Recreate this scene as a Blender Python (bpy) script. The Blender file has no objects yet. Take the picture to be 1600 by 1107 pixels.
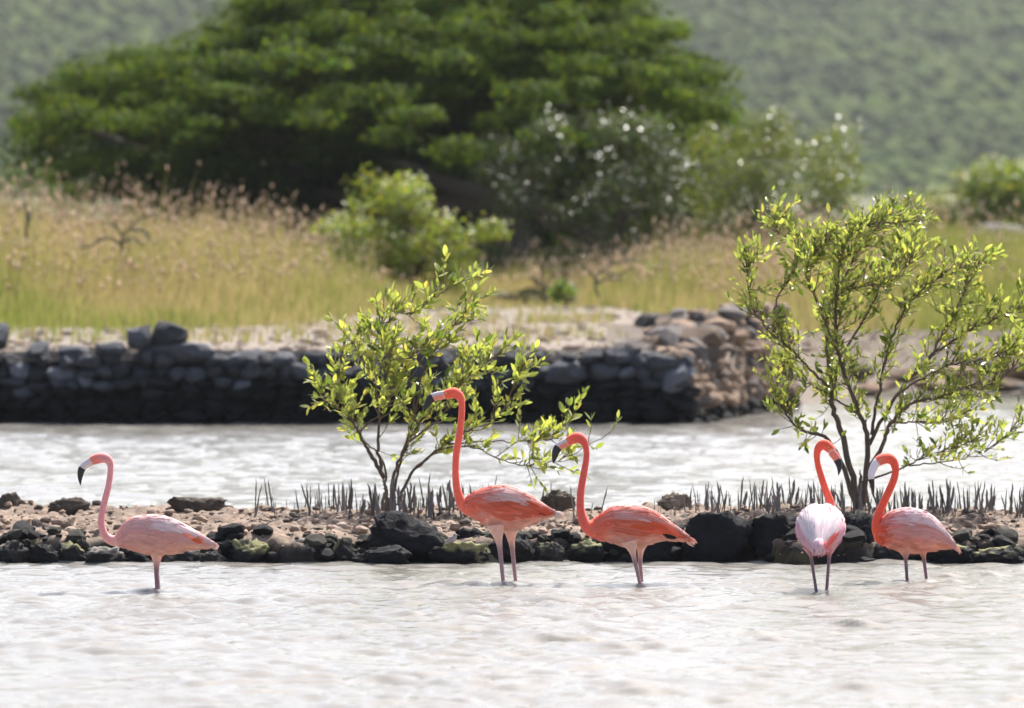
import bpy, bmesh, math, random
import numpy as np
from mathutils import Vector, Matrix, kdtree
R = math.radians
random.seed(7)
rng = np.random.default_rng(7)
sc = bpy.context.scene
C = sc.collection

# ------------------------------------------------------------------ camera, sky, sun, exposure
CAM_Z, FPX, HORIZON = 2.0, 10000.0, 335.0
PITCH = math.atan((553.5 - HORIZON) / FPX)
cam_data = bpy.data.cameras.new('camera')
cam = bpy.data.objects.new('camera', cam_data); C.objects.link(cam)
cam.location = (0, 0, CAM_Z); cam.rotation_euler = (math.pi / 2 - PITCH, 0, 0)
cam_data.sensor_width = 36.0; cam_data.sensor_fit = 'HORIZONTAL'; cam_data.lens = 225.0
cam_data.clip_start = 0.5; cam_data.clip_end = 8000
cam_data.dof.use_dof = True; cam_data.dof.focus_distance = 35.2; cam_data.dof.aperture_fstop = 3.6
sc.camera = cam

SUN_EL, SUN_AZ = R(53), R(25)           # behind the scene, to the right
to_sun = Vector((math.sin(SUN_AZ) * math.cos(SUN_EL), math.cos(SUN_AZ) * math.cos(SUN_EL), math.sin(SUN_EL)))
world = bpy.data.worlds.new('World'); sc.world = world; world.use_nodes = True
wn = world.node_tree; wn.nodes.clear()
sky = wn.nodes.new('ShaderNodeTexSky'); sky.sky_type = 'NISHITA'; sky.sun_disc = False
sky.sun_elevation = SUN_EL; sky.sun_rotation = SUN_AZ; sky.air_density = 1.0; sky.dust_density = 4.5
bg = wn.nodes.new('ShaderNodeBackground'); bg.inputs[1].default_value = 0.14
wo = wn.nodes.new('ShaderNodeOutputWorld')
wn.links.new(sky.outputs[0], bg.inputs[0]); wn.links.new(bg.outputs[0], wo.inputs[0])
sun_data = bpy.data.lights.new('sun', 'SUN'); sun_data.energy = 5.0; sun_data.angle = R(0.55); sun_data.color = (1, 0.965, 0.91)
sun = bpy.data.objects.new('sun', sun_data); C.objects.link(sun)
sun.rotation_euler = to_sun.to_track_quat('Z', 'Y').to_euler(); sun.location = (20, 60, 60)
sc.view_settings.view_transform = 'Standard'; sc.view_settings.look = 'None'
sc.view_settings.exposure = 0.90; sc.view_settings.gamma = 1.0
sc.cycles.use_denoising = True
sc.cycles.max_bounces = 8; sc.cycles.transparent_max_bounces = 8
sc.cycles.sample_clamp_indirect = 6.0

# ------------------------------------------------------------------ helpers
def pw(px, py, d):
    """the point at forward distance d (world y) that the photograph shows at pixel px, py"""
    a = (px - 800.0) / FPX; b = -(py - 553.5) / FPX
    cy = math.cos(PITCH) + b * math.sin(PITCH); cz = -math.sin(PITCH) + b * math.cos(PITCH)
    t = d / cy
    return np.array((a * t, d, CAM_Z + cz * t))

def hash3(ix, iy, iz, seed):
    h = (ix * 374761393 + iy * 668265263 + iz * 2147483647 + seed * 974634777) & 0xFFFFFFFF
    h = ((h ^ (h >> 13)) * 1274126177) & 0xFFFFFFFF
    return ((h ^ (h >> 16)) & 0xFFFFFF) / float(0xFFFFFF)

def vnoise(P, seed=0):
    P = np.asarray(P, float); I = np.floor(P).astype(np.int64); f = P - I; f = f * f * (3 - 2 * f); o = 0
    for dx in (0, 1):
        wx = f[:, 0] if dx else 1 - f[:, 0]
        for dy in (0, 1):
            wy = f[:, 1] if dy else 1 - f[:, 1]
            for dz in (0, 1):
                wz = f[:, 2] if dz else 1 - f[:, 2]
                o = o + wx * wy * wz * hash3(I[:, 0] + dx, I[:, 1] + dy, I[:, 2] + dz, seed)
    return o * 2 - 1

def fbm(P, octv=4, seed=0, gain=.5):
    P = np.asarray(P, float); a, s, o = 1.0, 0.0, 0
    for k in range(octv):
        o = o + a * vnoise(P * 2.03 ** k + 17.3 * k, seed + k); s += a; a *= gain
    return o / s

def tris(F):
    F = np.asarray(F)
    return F if F.shape[1] == 3 else np.concatenate([F[:, [0, 1, 2]], F[:, [0, 2, 3]]])

def mesh(name, V, F, col=None, smooth=True, mat=None):
    V = np.asarray(V, np.float32); F = np.asarray(F, np.int32); k = F.shape[1]
    me = bpy.data.meshes.new(name)
    me.vertices.add(len(V)); me.vertices.foreach_set('co', V.ravel())
    me.loops.add(F.size); me.loops.foreach_set('vertex_index', F.ravel())
    me.polygons.add(len(F)); me.polygons.foreach_set('loop_start', np.arange(0, F.size, k, dtype=np.int32))
    me.polygons.foreach_set('use_smooth', np.full(len(F), smooth))
    me.update(calc_edges=True); me.validate()
    if col is not None: setcol(me, col)
    if mat: me.materials.append(mat)
    return me

def setcol(me, col):
    col = np.asarray(col, np.float32)
    if col.ndim == 1: col = np.tile(col, (len(me.vertices), 1))
    at = me.color_attributes.new('Col', 'FLOAT_COLOR', 'POINT')
    at.data.foreach_set('color', np.concatenate([col[:, :3], np.ones((len(col), 1), np.float32)], 1).ravel())

class Acc:
    """collects shapes into one mesh"""
    def __init__(s): s.V, s.F, s.C, s.n = [], [], [], 0
    def add(s, V, F, col=(.5, .5, .5)):
        V = np.asarray(V, float); F = tris(F); col = np.asarray(col, float)
        if col.ndim == 1: col = np.tile(col, (len(V), 1))
        s.V.append(V); s.F.append(F + s.n); s.C.append(col); s.n += len(V)
    def mesh(s, name, mat, smooth=True):
        return mesh(name, np.concatenate(s.V), np.concatenate(s.F), np.concatenate(s.C), smooth, mat)

def link(name, me, parent=None, loc=None):
    o = bpy.data.objects.new(name, me); C.objects.link(o)
    if parent: o.parent = parent
    if loc is not None: o.location = loc
    return o

def tag(o, label=None, cat=None, group=None, kind=None):
    for k, v in (('label', label), ('category', cat), ('group', group), ('kind', kind)):
        if v: o[k] = v
    return o

def empty(name, loc):
    o = link(name, None, None, loc); o.empty_display_size = .1
    return o

def spline(P, n):
    """Catmull-Rom through the rows of P"""
    P = np.asarray(P, float); m = len(P); out = []
    t = np.linspace(0, m - 1, n)
    for u in t:
        i = min(int(u), m - 2); f = u - i
        p0 = P[i - 1] if i > 0 else 2 * P[0] - P[1]; p1, p2 = P[i], P[i + 1]
        p3 = P[i + 2] if i + 2 < m else 2 * P[-1] - P[-2]
        out.append(.5 * (2 * p1 + (p2 - p0) * f + (2 * p0 - 5 * p1 + 4 * p2 - p3) * f * f + (3 * p1 - p0 - 3 * p2 + p3) * f ** 3))
    return np.array(out)

def tube(P, r, sides=8, flat=1.0, side_axis=None):
    """closed tube along P; r per point; flat scales the sideways half-width"""
    P = np.asarray(P, float); n = len(P); r = np.broadcast_to(np.asarray(r, float), (n,))
    T = np.gradient(P, axis=0); T /= np.linalg.norm(T, axis=1)[:, None] + 1e-12
    V = []; a = np.linspace(0, 2 * math.pi, sides, endpoint=False)
    ref = np.array(side_axis if side_axis is not None else ((0, 0, 1.0) if abs(T[0][2]) < .9 else (1.0, 0, 0)), float)
    u = ref - T[0] * ref.dot(T[0]); u /= np.linalg.norm(u)
    for i in range(n):
        u = u - T[i] * u.dot(T[i]); u /= np.linalg.norm(u) + 1e-12
        w = np.cross(T[i], u)
        V.append(P[i] + np.outer(np.cos(a), u) * r[i] * flat + np.outer(np.sin(a), w) * r[i])
    V = np.concatenate(V + [P[:1], P[-1:]]); F = []
    for i in range(n - 1):
        for j in range(sides):
            k = (j + 1) % sides; A, B, D, E = i * sides + j, i * sides + k, (i + 1) * sides + k, (i + 1) * sides + j
            F += [(A, B, D), (A, D, E)]
    for j in range(sides):
        k = (j + 1) % sides
        F += [(n * sides, k, j), (n * sides + 1, (n - 1) * sides + j, (n - 1) * sides + k)]
    return V, np.array(F)

ICO = {}
def ico(sub):
    if sub not in ICO:
        bm = bmesh.new(); bmesh.ops.create_icosphere(bm, subdivisions=sub, radius=1)
        ICO[sub] = (np.array([v.co[:] for v in bm.verts]), np.array([[v.index for v in f.verts] for f in bm.faces])); bm.free()
    return ICO[sub][0].copy(), ICO[sub][1]

def rock_shape(seed, sub=3, cuts=9, rough=.16, box=.35):
    """unit rock: a ball squared off, sliced by planes and roughened"""
    V, F = ico(sub); r_ = np.random.default_rng(seed)
    V = V / (np.abs(V) ** 4).sum(1)[:, None] ** (box / 4)
    for k in range(cuts):
        n = r_.normal(size=3); n /= np.linalg.norm(n); h = r_.uniform(.62, .92)
        d = V @ n; V -= np.outer(np.maximum(d - h, 0) * .85, n)
    V *= (1 + rough * fbm(V * 1.6 + seed * 3.1, 3, seed) + .5 * rough * fbm(V * 5 + seed, 3, seed + 5))[:, None]
    return V / np.abs(V).max(0), F

# ------------------------------------------------------------------ materials
def mat(name, build):
    m = bpy.data.materials.new(name); m.use_nodes = True; nt = m.node_tree
    b = nt.nodes['Principled BSDF']; build(nt, b); return m

def nd(nt, t, **k):
    n = nt.nodes.new(t)
    for a, v in k.items(): setattr(n, a, v)
    return n

def noise(nt, scale, detail=5, rough=.6, coord='Object', vec=None):
    n = nd(nt, 'ShaderNodeTexNoise'); n.inputs['Scale'].default_value = scale; n.inputs['Detail'].default_value = detail; n.inputs['Roughness'].default_value = rough
    if vec is None:
        tc = nd(nt, 'ShaderNodeTexCoord'); vec = tc.outputs[coord]
    nt.links.new(vec, n.inputs['Vector']); return n.outputs['Fac']

def ramp(nt, fac, stops):
    r = nd(nt, 'ShaderNodeValToRGB'); e = r.color_ramp.elements
    while len(e) < len(stops): e.new(.5)
    for el, (p, c) in zip(e, stops): el.position = p; el.color = (*c, 1)
    nt.links.new(fac, r.inputs[0]); return r.outputs[0]

def mix(nt, fac, a, b, mode='MIX'):
    m = nd(nt, 'ShaderNodeMix', data_type='RGBA', blend_type=mode)
    for s, v in ((0, fac), (6, a), (7, b)):
        if isinstance(v, (int, float)): m.inputs[s].default_value = v
        elif isinstance(v, tuple): m.inputs[s].default_value = (*v, 1)
        else: nt.links.new(v, m.inputs[s])
    return m.outputs[2]

def bump(nt, b, h, strength=.5, dist=.02):
    n = nd(nt, 'ShaderNodeBump'); n.inputs['Strength'].default_value = strength; n.inputs['Distance'].default_value = dist
    nt.links.new(h, n.inputs['Height']); nt.links.new(n.outputs[0], b.inputs['Normal'])

def attr(nt):
    return nd(nt, 'ShaderNodeAttribute', attribute_name='Col').outputs['Color']

def leafy(name, trans=.45, rough=.45, spec=.5, boost=(1.25, 1.3, .6)):
    """leaf: coloured by the mesh, lets part of the sunlight through"""
    def f(nt, b):
        a = attr(nt); nt.links.new(a, b.inputs['Base Color']); b.inputs['Roughness'].default_value = rough; b.inputs['Specular IOR Level'].default_value = spec
        t = nd(nt, 'ShaderNodeBsdfTranslucent'); nt.links.new(mix(nt, 1.0, a, boost, 'MULTIPLY'), t.inputs[0])
        m = nd(nt, 'ShaderNodeMixShader'); m.inputs[0].default_value = trans
        nt.links.new(b.outputs[0], m.inputs[1]); nt.links.new(t.outputs[0], m.inputs[2])
        nt.links.new(m.outputs[0], nt.nodes['Material Output'].inputs[0])
    return mat(name, f)

def colored(name, rough=.8, bscale=0, bstr=.4, bdist=.01, spec=.4, var=.25, vscale=6):
    def f(nt, b):
        a = attr(nt)
        n = noise(nt, vscale, 6, .65)
        v = ramp(nt, n, [(.25, (1 - var,) * 3), (.75, (1 + var,) * 3)])
        nt.links.new(mix(nt, 1.0, a, v, 'MULTIPLY'), b.inputs['Base Color'])
        b.inputs['Roughness'].default_value = rough; b.inputs['Specular IOR Level'].default_value = spec
        if bscale: bump(nt, b, noise(nt, bscale, 8, .7), bstr, bdist)
    return mat(name, f)

def f_water(nt, b):
    n = noise(nt, .55, 4, .6)
    nt.links.new(ramp(nt, n, [(.3, (.175, .165, .146)), (.7, (.23, .22, .20))]), b.inputs['Base Color'])
    b.inputs['Roughness'].default_value = .06; b.inputs['IOR'].default_value = 1.33
    tc = nd(nt, 'ShaderNodeTexCoord'); mp = nd(nt, 'ShaderNodeMapping'); mp.inputs['Scale'].default_value = (.6, 1.0, 1); mp.inputs['Rotation'].default_value = (0, 0, R(-18))
    nt.links.new(tc.outputs['Object'], mp.inputs[0])
    bump(nt, b, noise(nt, 24, 5, .65, vec=mp.outputs[0]), .38, .012)
M_water = mat('muddy_water', f_water)

def f_sand(nt, b):
    n1 = noise(nt, 3, 6, .65); n2 = noise(nt, 40, 5, .7)
    c = mix(nt, .4, ramp(nt, n1, [(.3, (.15, .10, .072)), (.7, (.29, .21, .155))]), ramp(nt, n2, [(.3, (.10, .068, .05)), (.7, (.38, .29, .22))]))
    nt.links.new(mix(nt, 1.0, c, attr(nt), 'MULTIPLY'), b.inputs['Base Color']); b.inputs['Roughness'].default_value = .9
    bump(nt, b, noise(nt, 55, 8, .75), .8, .02)
M_sand = mat('sandy_mud', f_sand)

def f_ground(nt, b):
    n1 = noise(nt, .5, 6, .6); n2 = noise(nt, 9, 5, .7)
    c = mix(nt, .45, ramp(nt, n1, [(.35, (.175, .14, .105)), (.65, (.27, .225, .18))]), ramp(nt, n2, [(.3, (.08, .065, .05)), (.7, (.31, .262, .215))]))
    nt.links.new(mix(nt, 1.0, c, attr(nt), 'MULTIPLY'), b.inputs['Base Color']); b.inputs['Roughness'].default_value = .95
    bump(nt, b, noise(nt, 14, 8, .7), .8, .05)
M_ground = mat('dry_ground', f_ground)

M_rock = colored('dark_rock', .85, 26, .9, .03, .3, .45, 9)
M_stone = colored('wall_stone', .85, 30, .7, .03, .3, .3, 7)
M_pebble = colored('pebble', .9, 0, var=.2, vscale=20)
M_bark = colored('bark', .85, 60, .6, .006, .3, .3, 25)
M_leaf = leafy('mangrove_leaf', .55, .25, .6, (1.25, 1.25, .6))
M_crown = leafy('tree_leaf', .4, .75, .10, (1.5, 1.45, .5))
M_bush = leafy('bush_leaf', .4, .5, .35)
M_glossy = leafy('glossy_leaf', .4, .3, .5)
M_grass = leafy('dry_grass', .35, .7, .2, (1.15, 1.1, .8))
M_wood = leafy('far_canopy', .1, .9, .1)

def f_feather(nt, b):
    a = attr(nt); n = noise(nt, 55, 4, .6)
    v = ramp(nt, n, [(.3, (.88, .84, .84)), (.7, (1.06, 1.06, 1.06))])
    c = mix(nt, 1.0, a, v, 'MULTIPLY')
    nt.links.new(c, b.inputs['Base Color']); b.inputs['Roughness'].default_value = .75; b.inputs['Specular IOR Level'].default_value = .2
    b.inputs['Sheen Weight'].default_value = .25; b.inputs['Sheen Roughness'].default_value = .4
    b.inputs['Subsurface Weight'].default_value = .25; b.inputs['Subsurface Radius'].default_value = (.05, .02, .015); b.inputs['Subsurface Scale'].default_value = .6
    bump(nt, b, noise(nt, 110, 4, .7), .45, .006)
M_feather = mat('plumage', f_feather)
def f_quill(nt, b):
    a = attr(nt); nt.links.new(a, b.inputs['Base Color']); b.inputs['Roughness'].default_value = .7; b.inputs['Specular IOR Level'].default_value = .2
    t = nd(nt, 'ShaderNodeBsdfTranslucent'); nt.links.new(a, t.inputs[0])
    m = nd(nt, 'ShaderNodeMixShader'); m.inputs[0].default_value = .3
    nt.links.new(b.outputs[0], m.inputs[1]); nt.links.new(t.outputs[0], m.inputs[2]); nt.links.new(m.outputs[0], nt.nodes['Material Output'].inputs[0])
M_quill = mat('wing_feather', f_quill)
M_bill = colored('bill_horn', .4, 0, var=.08, vscale=60, spec=.5)
def f_eye(nt, b):
    b.inputs['Base Color'].default_value = (.55, .42, .12, 1); b.inputs['Roughness'].default_value = .1
M_eye = mat('bird_eye', f_eye)

# ------------------------------------------------------------------ water
def axis(segs):
    out = []
    for a, b, s in segs: out += list(np.arange(a, b, s))
    return np.array(out + [segs[-1][1]])
gx = np.geomspace(.03, 40, 52); gx = 4.4 + np.cumsum(gx) * .9
gx = np.concatenate([-gx[::-1], np.arange(-4.4, 4.41, .026), gx])
gy = np.concatenate([-np.geomspace(400, 1, 24), axis([(1, 21, .8), (21, 37, .03), (37, 40, .1), (40, 74, .085), (74, 90, 1.0)]), np.geomspace(92, 900, 20)])
X, Y = np.meshgrid(gx, gy)
sx = np.gradient(gx)[None, :] + 0 * X; sy = np.gradient(gy)[:, None] + 0 * Y
Zw = np.zeros_like(X); wr = np.random.default_rng(3)
for k in range(70):
    lam = .09 * (.5 / .09) ** wr.random(); th = R(254) + wr.normal() * R(24)
    amp = .0021 * (lam / .5) ** .7; q = 2 * math.pi / lam
    fade = np.clip(1.6 - 4 * np.maximum(sx * abs(math.cos(th)), sy * abs(math.sin(th))) / lam, 0, 1)
    ph = q * (X * math.cos(th) + Y * math.sin(th)) + wr.random() * 6.28
    Zw += amp * fade * (np.sin(ph) + .22 * np.cos(2 * ph))
patch = fbm(np.stack([X.ravel() * .5, Y.ravel() * .22, 0 * X.ravel()], 1), 3, 4).reshape(X.shape)
Zw *= (1 + .55 * patch)
for k in range(1500):                       # small steep crests, one by one
    near = k < 900
    cy_ = wr.uniform(25, 36.4) if near else wr.uniform(40, 61); cx_ = wr.uniform(-.088, .088) * cy_; f_ = 1.0 if near else 1.7
    lam = wr.uniform(.11, .19) * f_; amp = lam * wr.uniform(.02, .065); sxw, syw = wr.uniform(.06, .17) * f_, lam * .42; th = R(-12) + wr.normal() * R(16)
    i0, i1 = np.searchsorted(gy, (cy_ - .6 * f_, cy_ + .6 * f_)); j0, j1 = np.searchsorted(gx, (cx_ - .6 * f_, cx_ + .6 * f_))
    dx_, dy_ = X[i0:i1, j0:j1] - cx_, Y[i0:i1, j0:j1] - cy_; a_ = dx_ * math.cos(th) + dy_ * math.sin(th); b_ = -dx_ * math.sin(th) + dy_ * math.cos(th)
    Zw[i0:i1, j0:j1] += amp * np.exp(-(a_ / sxw) ** 2 - (b_ / syw) ** 2) * np.cos(2 * math.pi * b_ / lam)
for (lx, ly, d) in [(246.5, 923, 34.0), (787, 912, 34.66), (805, 912, 34.66), (1001, 913, 34.6), (1275, 923, 33.96), (1291.5, 925, 33.9), (1417, 908, 34.85), (1448.5, 910, 34.8)]:
    p = pw(lx, ly, d); rr = np.hypot(X - p[0], Y - p[1])
    Zw += .012 * np.cos(rr * 44) * np.exp(-rr / .15)
nx_, ny_ = len(gx), len(gy)
idx = np.arange(nx_ * ny_).reshape(ny_, nx_)
F = np.stack([idx[:-1, :-1], idx[:-1, 1:], idx[1:, 1:], idx[1:, :-1]], -1).reshape(-1, 4)
tag(link('water', mesh('water', np.stack([X.ravel(), Y.ravel(), Zw.ravel()], 1), F, None, True, M_water)), kind='structure')

# ------------------------------------------------------------------ ground behind the lagoon
def ground_z(x, y):
    z = .70 + .0045 * (y - 62) + .05 * fbm(np.stack([x * .35, y * .35, 0 * x], 1), 3, 9)
    z = np.where(y > 200, np.maximum(z, 1.3 + (y - 200) * .0012), z)
    return z
def shore_y(x):
    s = np.where(x < 1.75, 61.15, np.where(x < 3.0, 61.15 + (x - 1.75) * 4.3, 66.6 + (x - 3.0) * 4.0))
    return np.minimum(s, 71.0)
gx = np.concatenate([-np.geomspace(900, 8, 30), np.arange(-7.5, 8.01, .12), np.geomspace(9, 900, 30)])
tt = np.concatenate([np.array([-1.0, -.35, 0, .25, .5, .8, 1.2]), np.arange(1.6, 42, .35), np.geomspace(43, 3000, 40)])
X, T = np.meshgrid(gx, tt); S = shore_y(X); Y = S + T
Z = ground_z(X.ravel(), Y.ravel()).reshape(X.shape)
right = np.clip((X - 2.6) / .8, 0, 1)                   # the right-hand shore slopes gently into the water
slope = np.clip(T / (0.14 + 5.4 * right), 0, 1)
Z = np.where(T < 0, -.4, Z * slope - .12 * (1 - slope))
n = len(gx); m = len(tt); idx = np.arange(n * m).reshape(m, n)
F = np.stack([idx[:-1, :-1], idx[:-1, 1:], idx[1:, 1:], idx[1:, :-1]], -1).reshape(-1, 4)
gn = fbm(np.stack([X.ravel() * .6, Y.ravel() * .25, 0 * X.ravel()], 1), 4, 21)
far = np.clip((Y.ravel() - 84) / 14 + gn * .8, 0, 1)
gc = np.outer(1 - far, (1, 1, 1)) + np.outer(far, (.34, .46, .22))
ground = tag(link('ground', mesh('ground', np.stack([X.ravel(), Y.ravel(), Z.ravel()], 1), F, gc, True, M_ground)), kind='structure')

# ------------------------------------------------------------------ far hill with its wood
def hill_z(x, y):
    r_ = np.clip(y - 860 - 60 * np.sin(x / 90) , 0, None)
    return 2.0 + r_ * .085 + .00003 * r_ ** 2 + 4 * fbm(np.stack([x / 110, y / 140, 0 * x], 1), 2, 31) * np.clip(r_ / 80, 0, 1)
gx = np.linspace(-900, 900, 150); gy = np.concatenate([np.linspace(780, 1500, 90), np.linspace(1520, 2600, 40)])
X, Y = np.meshgrid(gx, gy); Z = hill_z(X.ravel(), Y.ravel()); idx = np.arange(X.size).reshape(X.shape)
F = np.stack([idx[:-1, :-1], idx[:-1, 1:], idx[1:, 1:], idx[1:, :-1]], -1).reshape(-1, 4)
hn = fbm(np.stack([X.ravel() / 40, Y.ravel() / 40, 0 * X.ravel()], 1), 3, 40)
tag(link('hill', mesh('hill', np.stack([X.ravel(), Y.ravel(), Z], 1), F, np.outer(1 + .5 * hn, (.048, .064, .018)), True, M_wood)), kind='structure')
acc = Acc(); V0, F0 = ico(1)
hr = np.random.default_rng(50)
n = 15000; ty = hr.uniform(850, 1480, n); tx = hr.uniform(-.13, .13, n) * ty
cl_ = vnoise(np.stack([tx / 28, ty / 40, 0 * tx + 3.0], 1), 60); tz = hill_z(tx, ty)
for x, y, z, cl in zip(tx, ty, tz, cl_):
    s = hr.uniform(.7, 1.9)
    V = V0 * (1 + .3 * hr.normal(size=(len(V0), 1))) * np.array((s * 1.25, s * 1.25, s)) + (x, y, z + s * .6)
    g = hr.uniform(.85, 1.15); w = hr.random()
    acc.add(V, F0, np.array((.042 + .022 * w, .072 + .012 * w, .010)) * g * .9 * (1 + .35 * cl))
tag(link('hillside_wood', acc.mesh('hillside_wood', M_wood)), 'dense scrub wood covering the hazy hillside', 'wood', kind='stuff')

# ------------------------------------------------------------------ the low bank the mangroves grow on
def bank_front(x): return 36.72 + .10 * np.sin(x * 2.3 + 1) + .07 * np.sin(x * 6.1) + .05 * np.sin(x * 13.7 + 2)
def bank_z(x, y):
    t = y - bank_front(x); P = np.stack([x, y, 0 * x], 1)
    up = np.clip(t / .16, 0, 1); up = up * up * (3 - 2 * up)
    back = np.clip((39.45 + .12 * np.sin(x * 1.7) - y) / .5, 0, 1); back = back * back * (3 - 2 * back)
    z = .115 + .042 * np.clip(t, 0, 2.5) + .04 * fbm(P * 2.2, 4, 71) + .065 * np.abs(fbm(P * 8, 4, 75)) + .02 * fbm(P * 24, 2, 78) - .015
    lump = fbm(P * 5.0, 3, 80); z = z + .05 * np.maximum(lump, 0) * np.exp(-np.maximum(t, 0) / .5)
    return (z + .15) * up * back - .15
gx = np.concatenate([-np.geomspace(60, 4.6, 24), np.arange(-4.5, 4.51, .018), np.geomspace(4.6, 60, 24)])
gy = np.concatenate([[36.2], np.arange(36.4, 37.6, .018), np.arange(37.6, 39.6, .03), [39.8, 40.2]])
X, Y = np.meshgrid(gx, gy); Z = bank_z(X.ravel(), Y.ravel()); idx = np.arange(X.size).reshape(X.shape)
F = np.stack([idx[:-1, :-1], idx[:-1, 1:], idx[1:, 1:], idx[1:, :-1]], -1).reshape(-1, 4)
P = np.stack([X.ravel(), Y.ravel(), Z], 1)
wet_shade = np.clip(1 - (Z + .0 - .085 - .03 * fbm(P * 6, 3, 90)) / .05, 0, 1)       # tide mark of damp black rock, the front's backlit shade put into its colour
alg = np.clip(fbm(P * 9, 3, 95) * 2.2 - .55, 0, .8) * np.clip(1 - np.abs(P[:, 1] - bank_front(P[:, 0]) - .22) / .22, 0, 1)
bc = np.ones((len(P), 3)) * (1 + .35 * fbm(P * 3, 3, 97) + .45 * fbm(P * 14, 3, 98))[:, None]
bc = bc * (1 - wet_shade)[:, None] + wet_shade[:, None] * np.array((.075, .075, .085))
bc = bc * (1 - alg)[:, None] + alg[:, None] * np.array((1.0, 1.15, .45))
bank = tag(link('shore_bank', mesh('shore_bank', P, F, bc, True, M_sand)), kind='structure')

PEB = []
for k in range(10):
    V, Fp = rock_shape(200 + k, 2, 9, .35, .5); PEB.append((V * np.array((1, .85, .6)), Fp))
STONE_COLS = [(.30, .21, .155), (.24, .168, .122), (.36, .265, .20), (.18, .126, .094), (.09, .07, .058), (.27, .195, .148)]
BLACK_ME = [mesh('stone', V, Fp, (.016, .015, .017) if k % 3 else (.07, .065, .05), False, M_rock) for k, (V, Fp) in enumerate(PEB)]
PEB_ME = [mesh('stone', V, Fp, STONE_COLS[k % 6], False, M_pebble) for k, (V, Fp) in enumerate(PEB)]
pr = np.random.default_rng(12)
n = 4200; sx_ = np.where(np.arange(n) < 3500, pr.uniform(-3.6, 3.6, n), pr.uniform(-9, 9, n)); sy_ = bank_front(sx_) + .08 + 2.6 * pr.random(n) ** 1.2
ss_ = (.008 + .040 * pr.random(n) ** 4) * np.where(sy_ < 38.3, 1.0, .8); sz_ = bank_z(sx_, sy_)
spots = [(*q, 0) for q in zip(ss_, sx_, sy_, sz_) if q[2] < 39.3 and q[2] > bank_front(q[1]) + (.30 if q[0] > .012 else .1)]
n = 300; bx_ = pr.uniform(-3.6, 3.6, n); by_ = bank_front(bx_) + pr.uniform(-.04, .26, n)
spots += [(*q, 1) for q in zip(.022 + .065 * pr.random(n) ** 2, bx_, by_, bank_z(bx_, by_))]
spots.sort(key=lambda q: -q[0] * (1 if abs(q[1]) < 3.2 else .01))
acc = Acc()
for k, (s, x, y, z, blk) in enumerate(spots):
    v = pr.integers(10); a = pr.uniform(0, 6.28)
    if k < 300:
        o = link('stone', (BLACK_ME if blk else PEB_ME)[v], bank, (x, y, z + s * .22)); o.scale = (s, s, s); o.rotation_euler = (pr.normal() * .3, pr.normal() * .3, a)
    else:
        V = PEB[v][0] * s; c, sn = math.cos(a), math.sin(a)
        V = np.stack([V[:, 0] * c - V[:, 1] * sn + x, V[:, 0] * sn + V[:, 1] * c + y, V[:, 2] + z + s * .2], 1)
        acc.add(V, PEB[v][1], np.array((.02, .019, .02) if blk else STONE_COLS[pr.integers(6)]) * pr.uniform(.7, 1.2))
tag(link('pebbles', acc.mesh('pebbles', M_pebble, False), bank), kind='stuff')

# rocks along the waterline and on the crest: pixel box, distance, darkness, label
def rock(x0, x1, y0, y1, d, col, label, seed, depth=.8, tilt=0, top_col=None, sub=4, cat='rock', name='rock'):
    A, B = pw(x0, y1, d), pw(x1, y0, d)
    w, h = (B[0] - A[0]) / 2, (B[2] - A[2]) / 2
    V, Fr = rock_shape(seed, sub, 16, .30 if x1 - x0 < 100 else .16, .6)
    z0 = V[:, 2].copy(); rid = np.abs(fbm(V * 2.6 + seed, 3, seed)); pit = np.abs(fbm(V * 8 + seed, 3, seed + 9))
    V = V * (1.10 - .20 * np.maximum(.22 - rid, 0) / .22 - .13 * np.maximum(.2 - pit, 0) / .2 + .07 * fbm(V * 12, 2, seed))[:, None] * np.array((w * 1.04, w * depth, h * 1.05 + .03))
    c = np.tile(np.array(col), (len(V), 1)) * (1 + .35 * fbm(V * 14 + seed, 3, seed + 1))[:, None]
    if top_col is not None:
        k = np.clip((1.6 * fbm(V * 16 + seed * 2, 4, seed + 2) + z0 * .8 - .45) * 3, 0, 1)[:, None]; c = c * (1 - k) + k * np.array(top_col)
    o = link(name, mesh('rock', V, Fr, c, True, M_rock), None, ((A[0] + B[0]) / 2, d + w * depth * .5, (A[2] + B[2]) / 2 - .015))
    o.rotation_euler = (0, tilt, 0)
    return tag(o, label, cat, 'rocks on the low bank')
BLK, DRK, BRN, TAN = (.012, .012, .014), (.028, .026, .026), (.10, .078, .062), (.24, .185, .14)
ALG, PALE = (.27, .255, .12), (.32, .28, .24)
rock(563, 694, 806, 882, 36.70, BLK, 'biggest rounded black boulder at the waterline, left of the tallest flamingo', 301, .7)
rock(548, 640, 858, 884, 36.55, BLK, 'low black rock at the foot of the biggest boulder, on its left', 302, .6)
rock(672, 764, 851, 884, 36.55, BLK, 'low rock topped with yellow-green algae that the small grey bird stands on', 303, .6, .12, ALG)
rock(696, 762, 830, 866, 36.95, BLK, 'squat black rock just behind the small grey bird', 304, .7)
rock(764, 842, 833, 880, 36.75, DRK, 'dark rock behind the legs of the tallest flamingo', 305, .7, -.15, None)
rock(836, 885, 846, 880, 36.72, DRK, 'mottled dark rock between the two middle flamingos, right of the tall one\'s legs', 306, .7, 0, ALG)
rock(884, 946, 842, 880, 36.75, BLK, 'black rock with pale algae crust below the third flamingo\'s chest', 307, .7, 0, ALG)
rock(930, 1078, 826, 884, 36.80, BLK, 'long black ledge behind the legs of the third flamingo from the left', 308, .4)
rock(1066, 1174, 806, 882, 36.75, BLK, 'tall black block just right of the third flamingo\'s tail', 309, .6)
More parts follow.
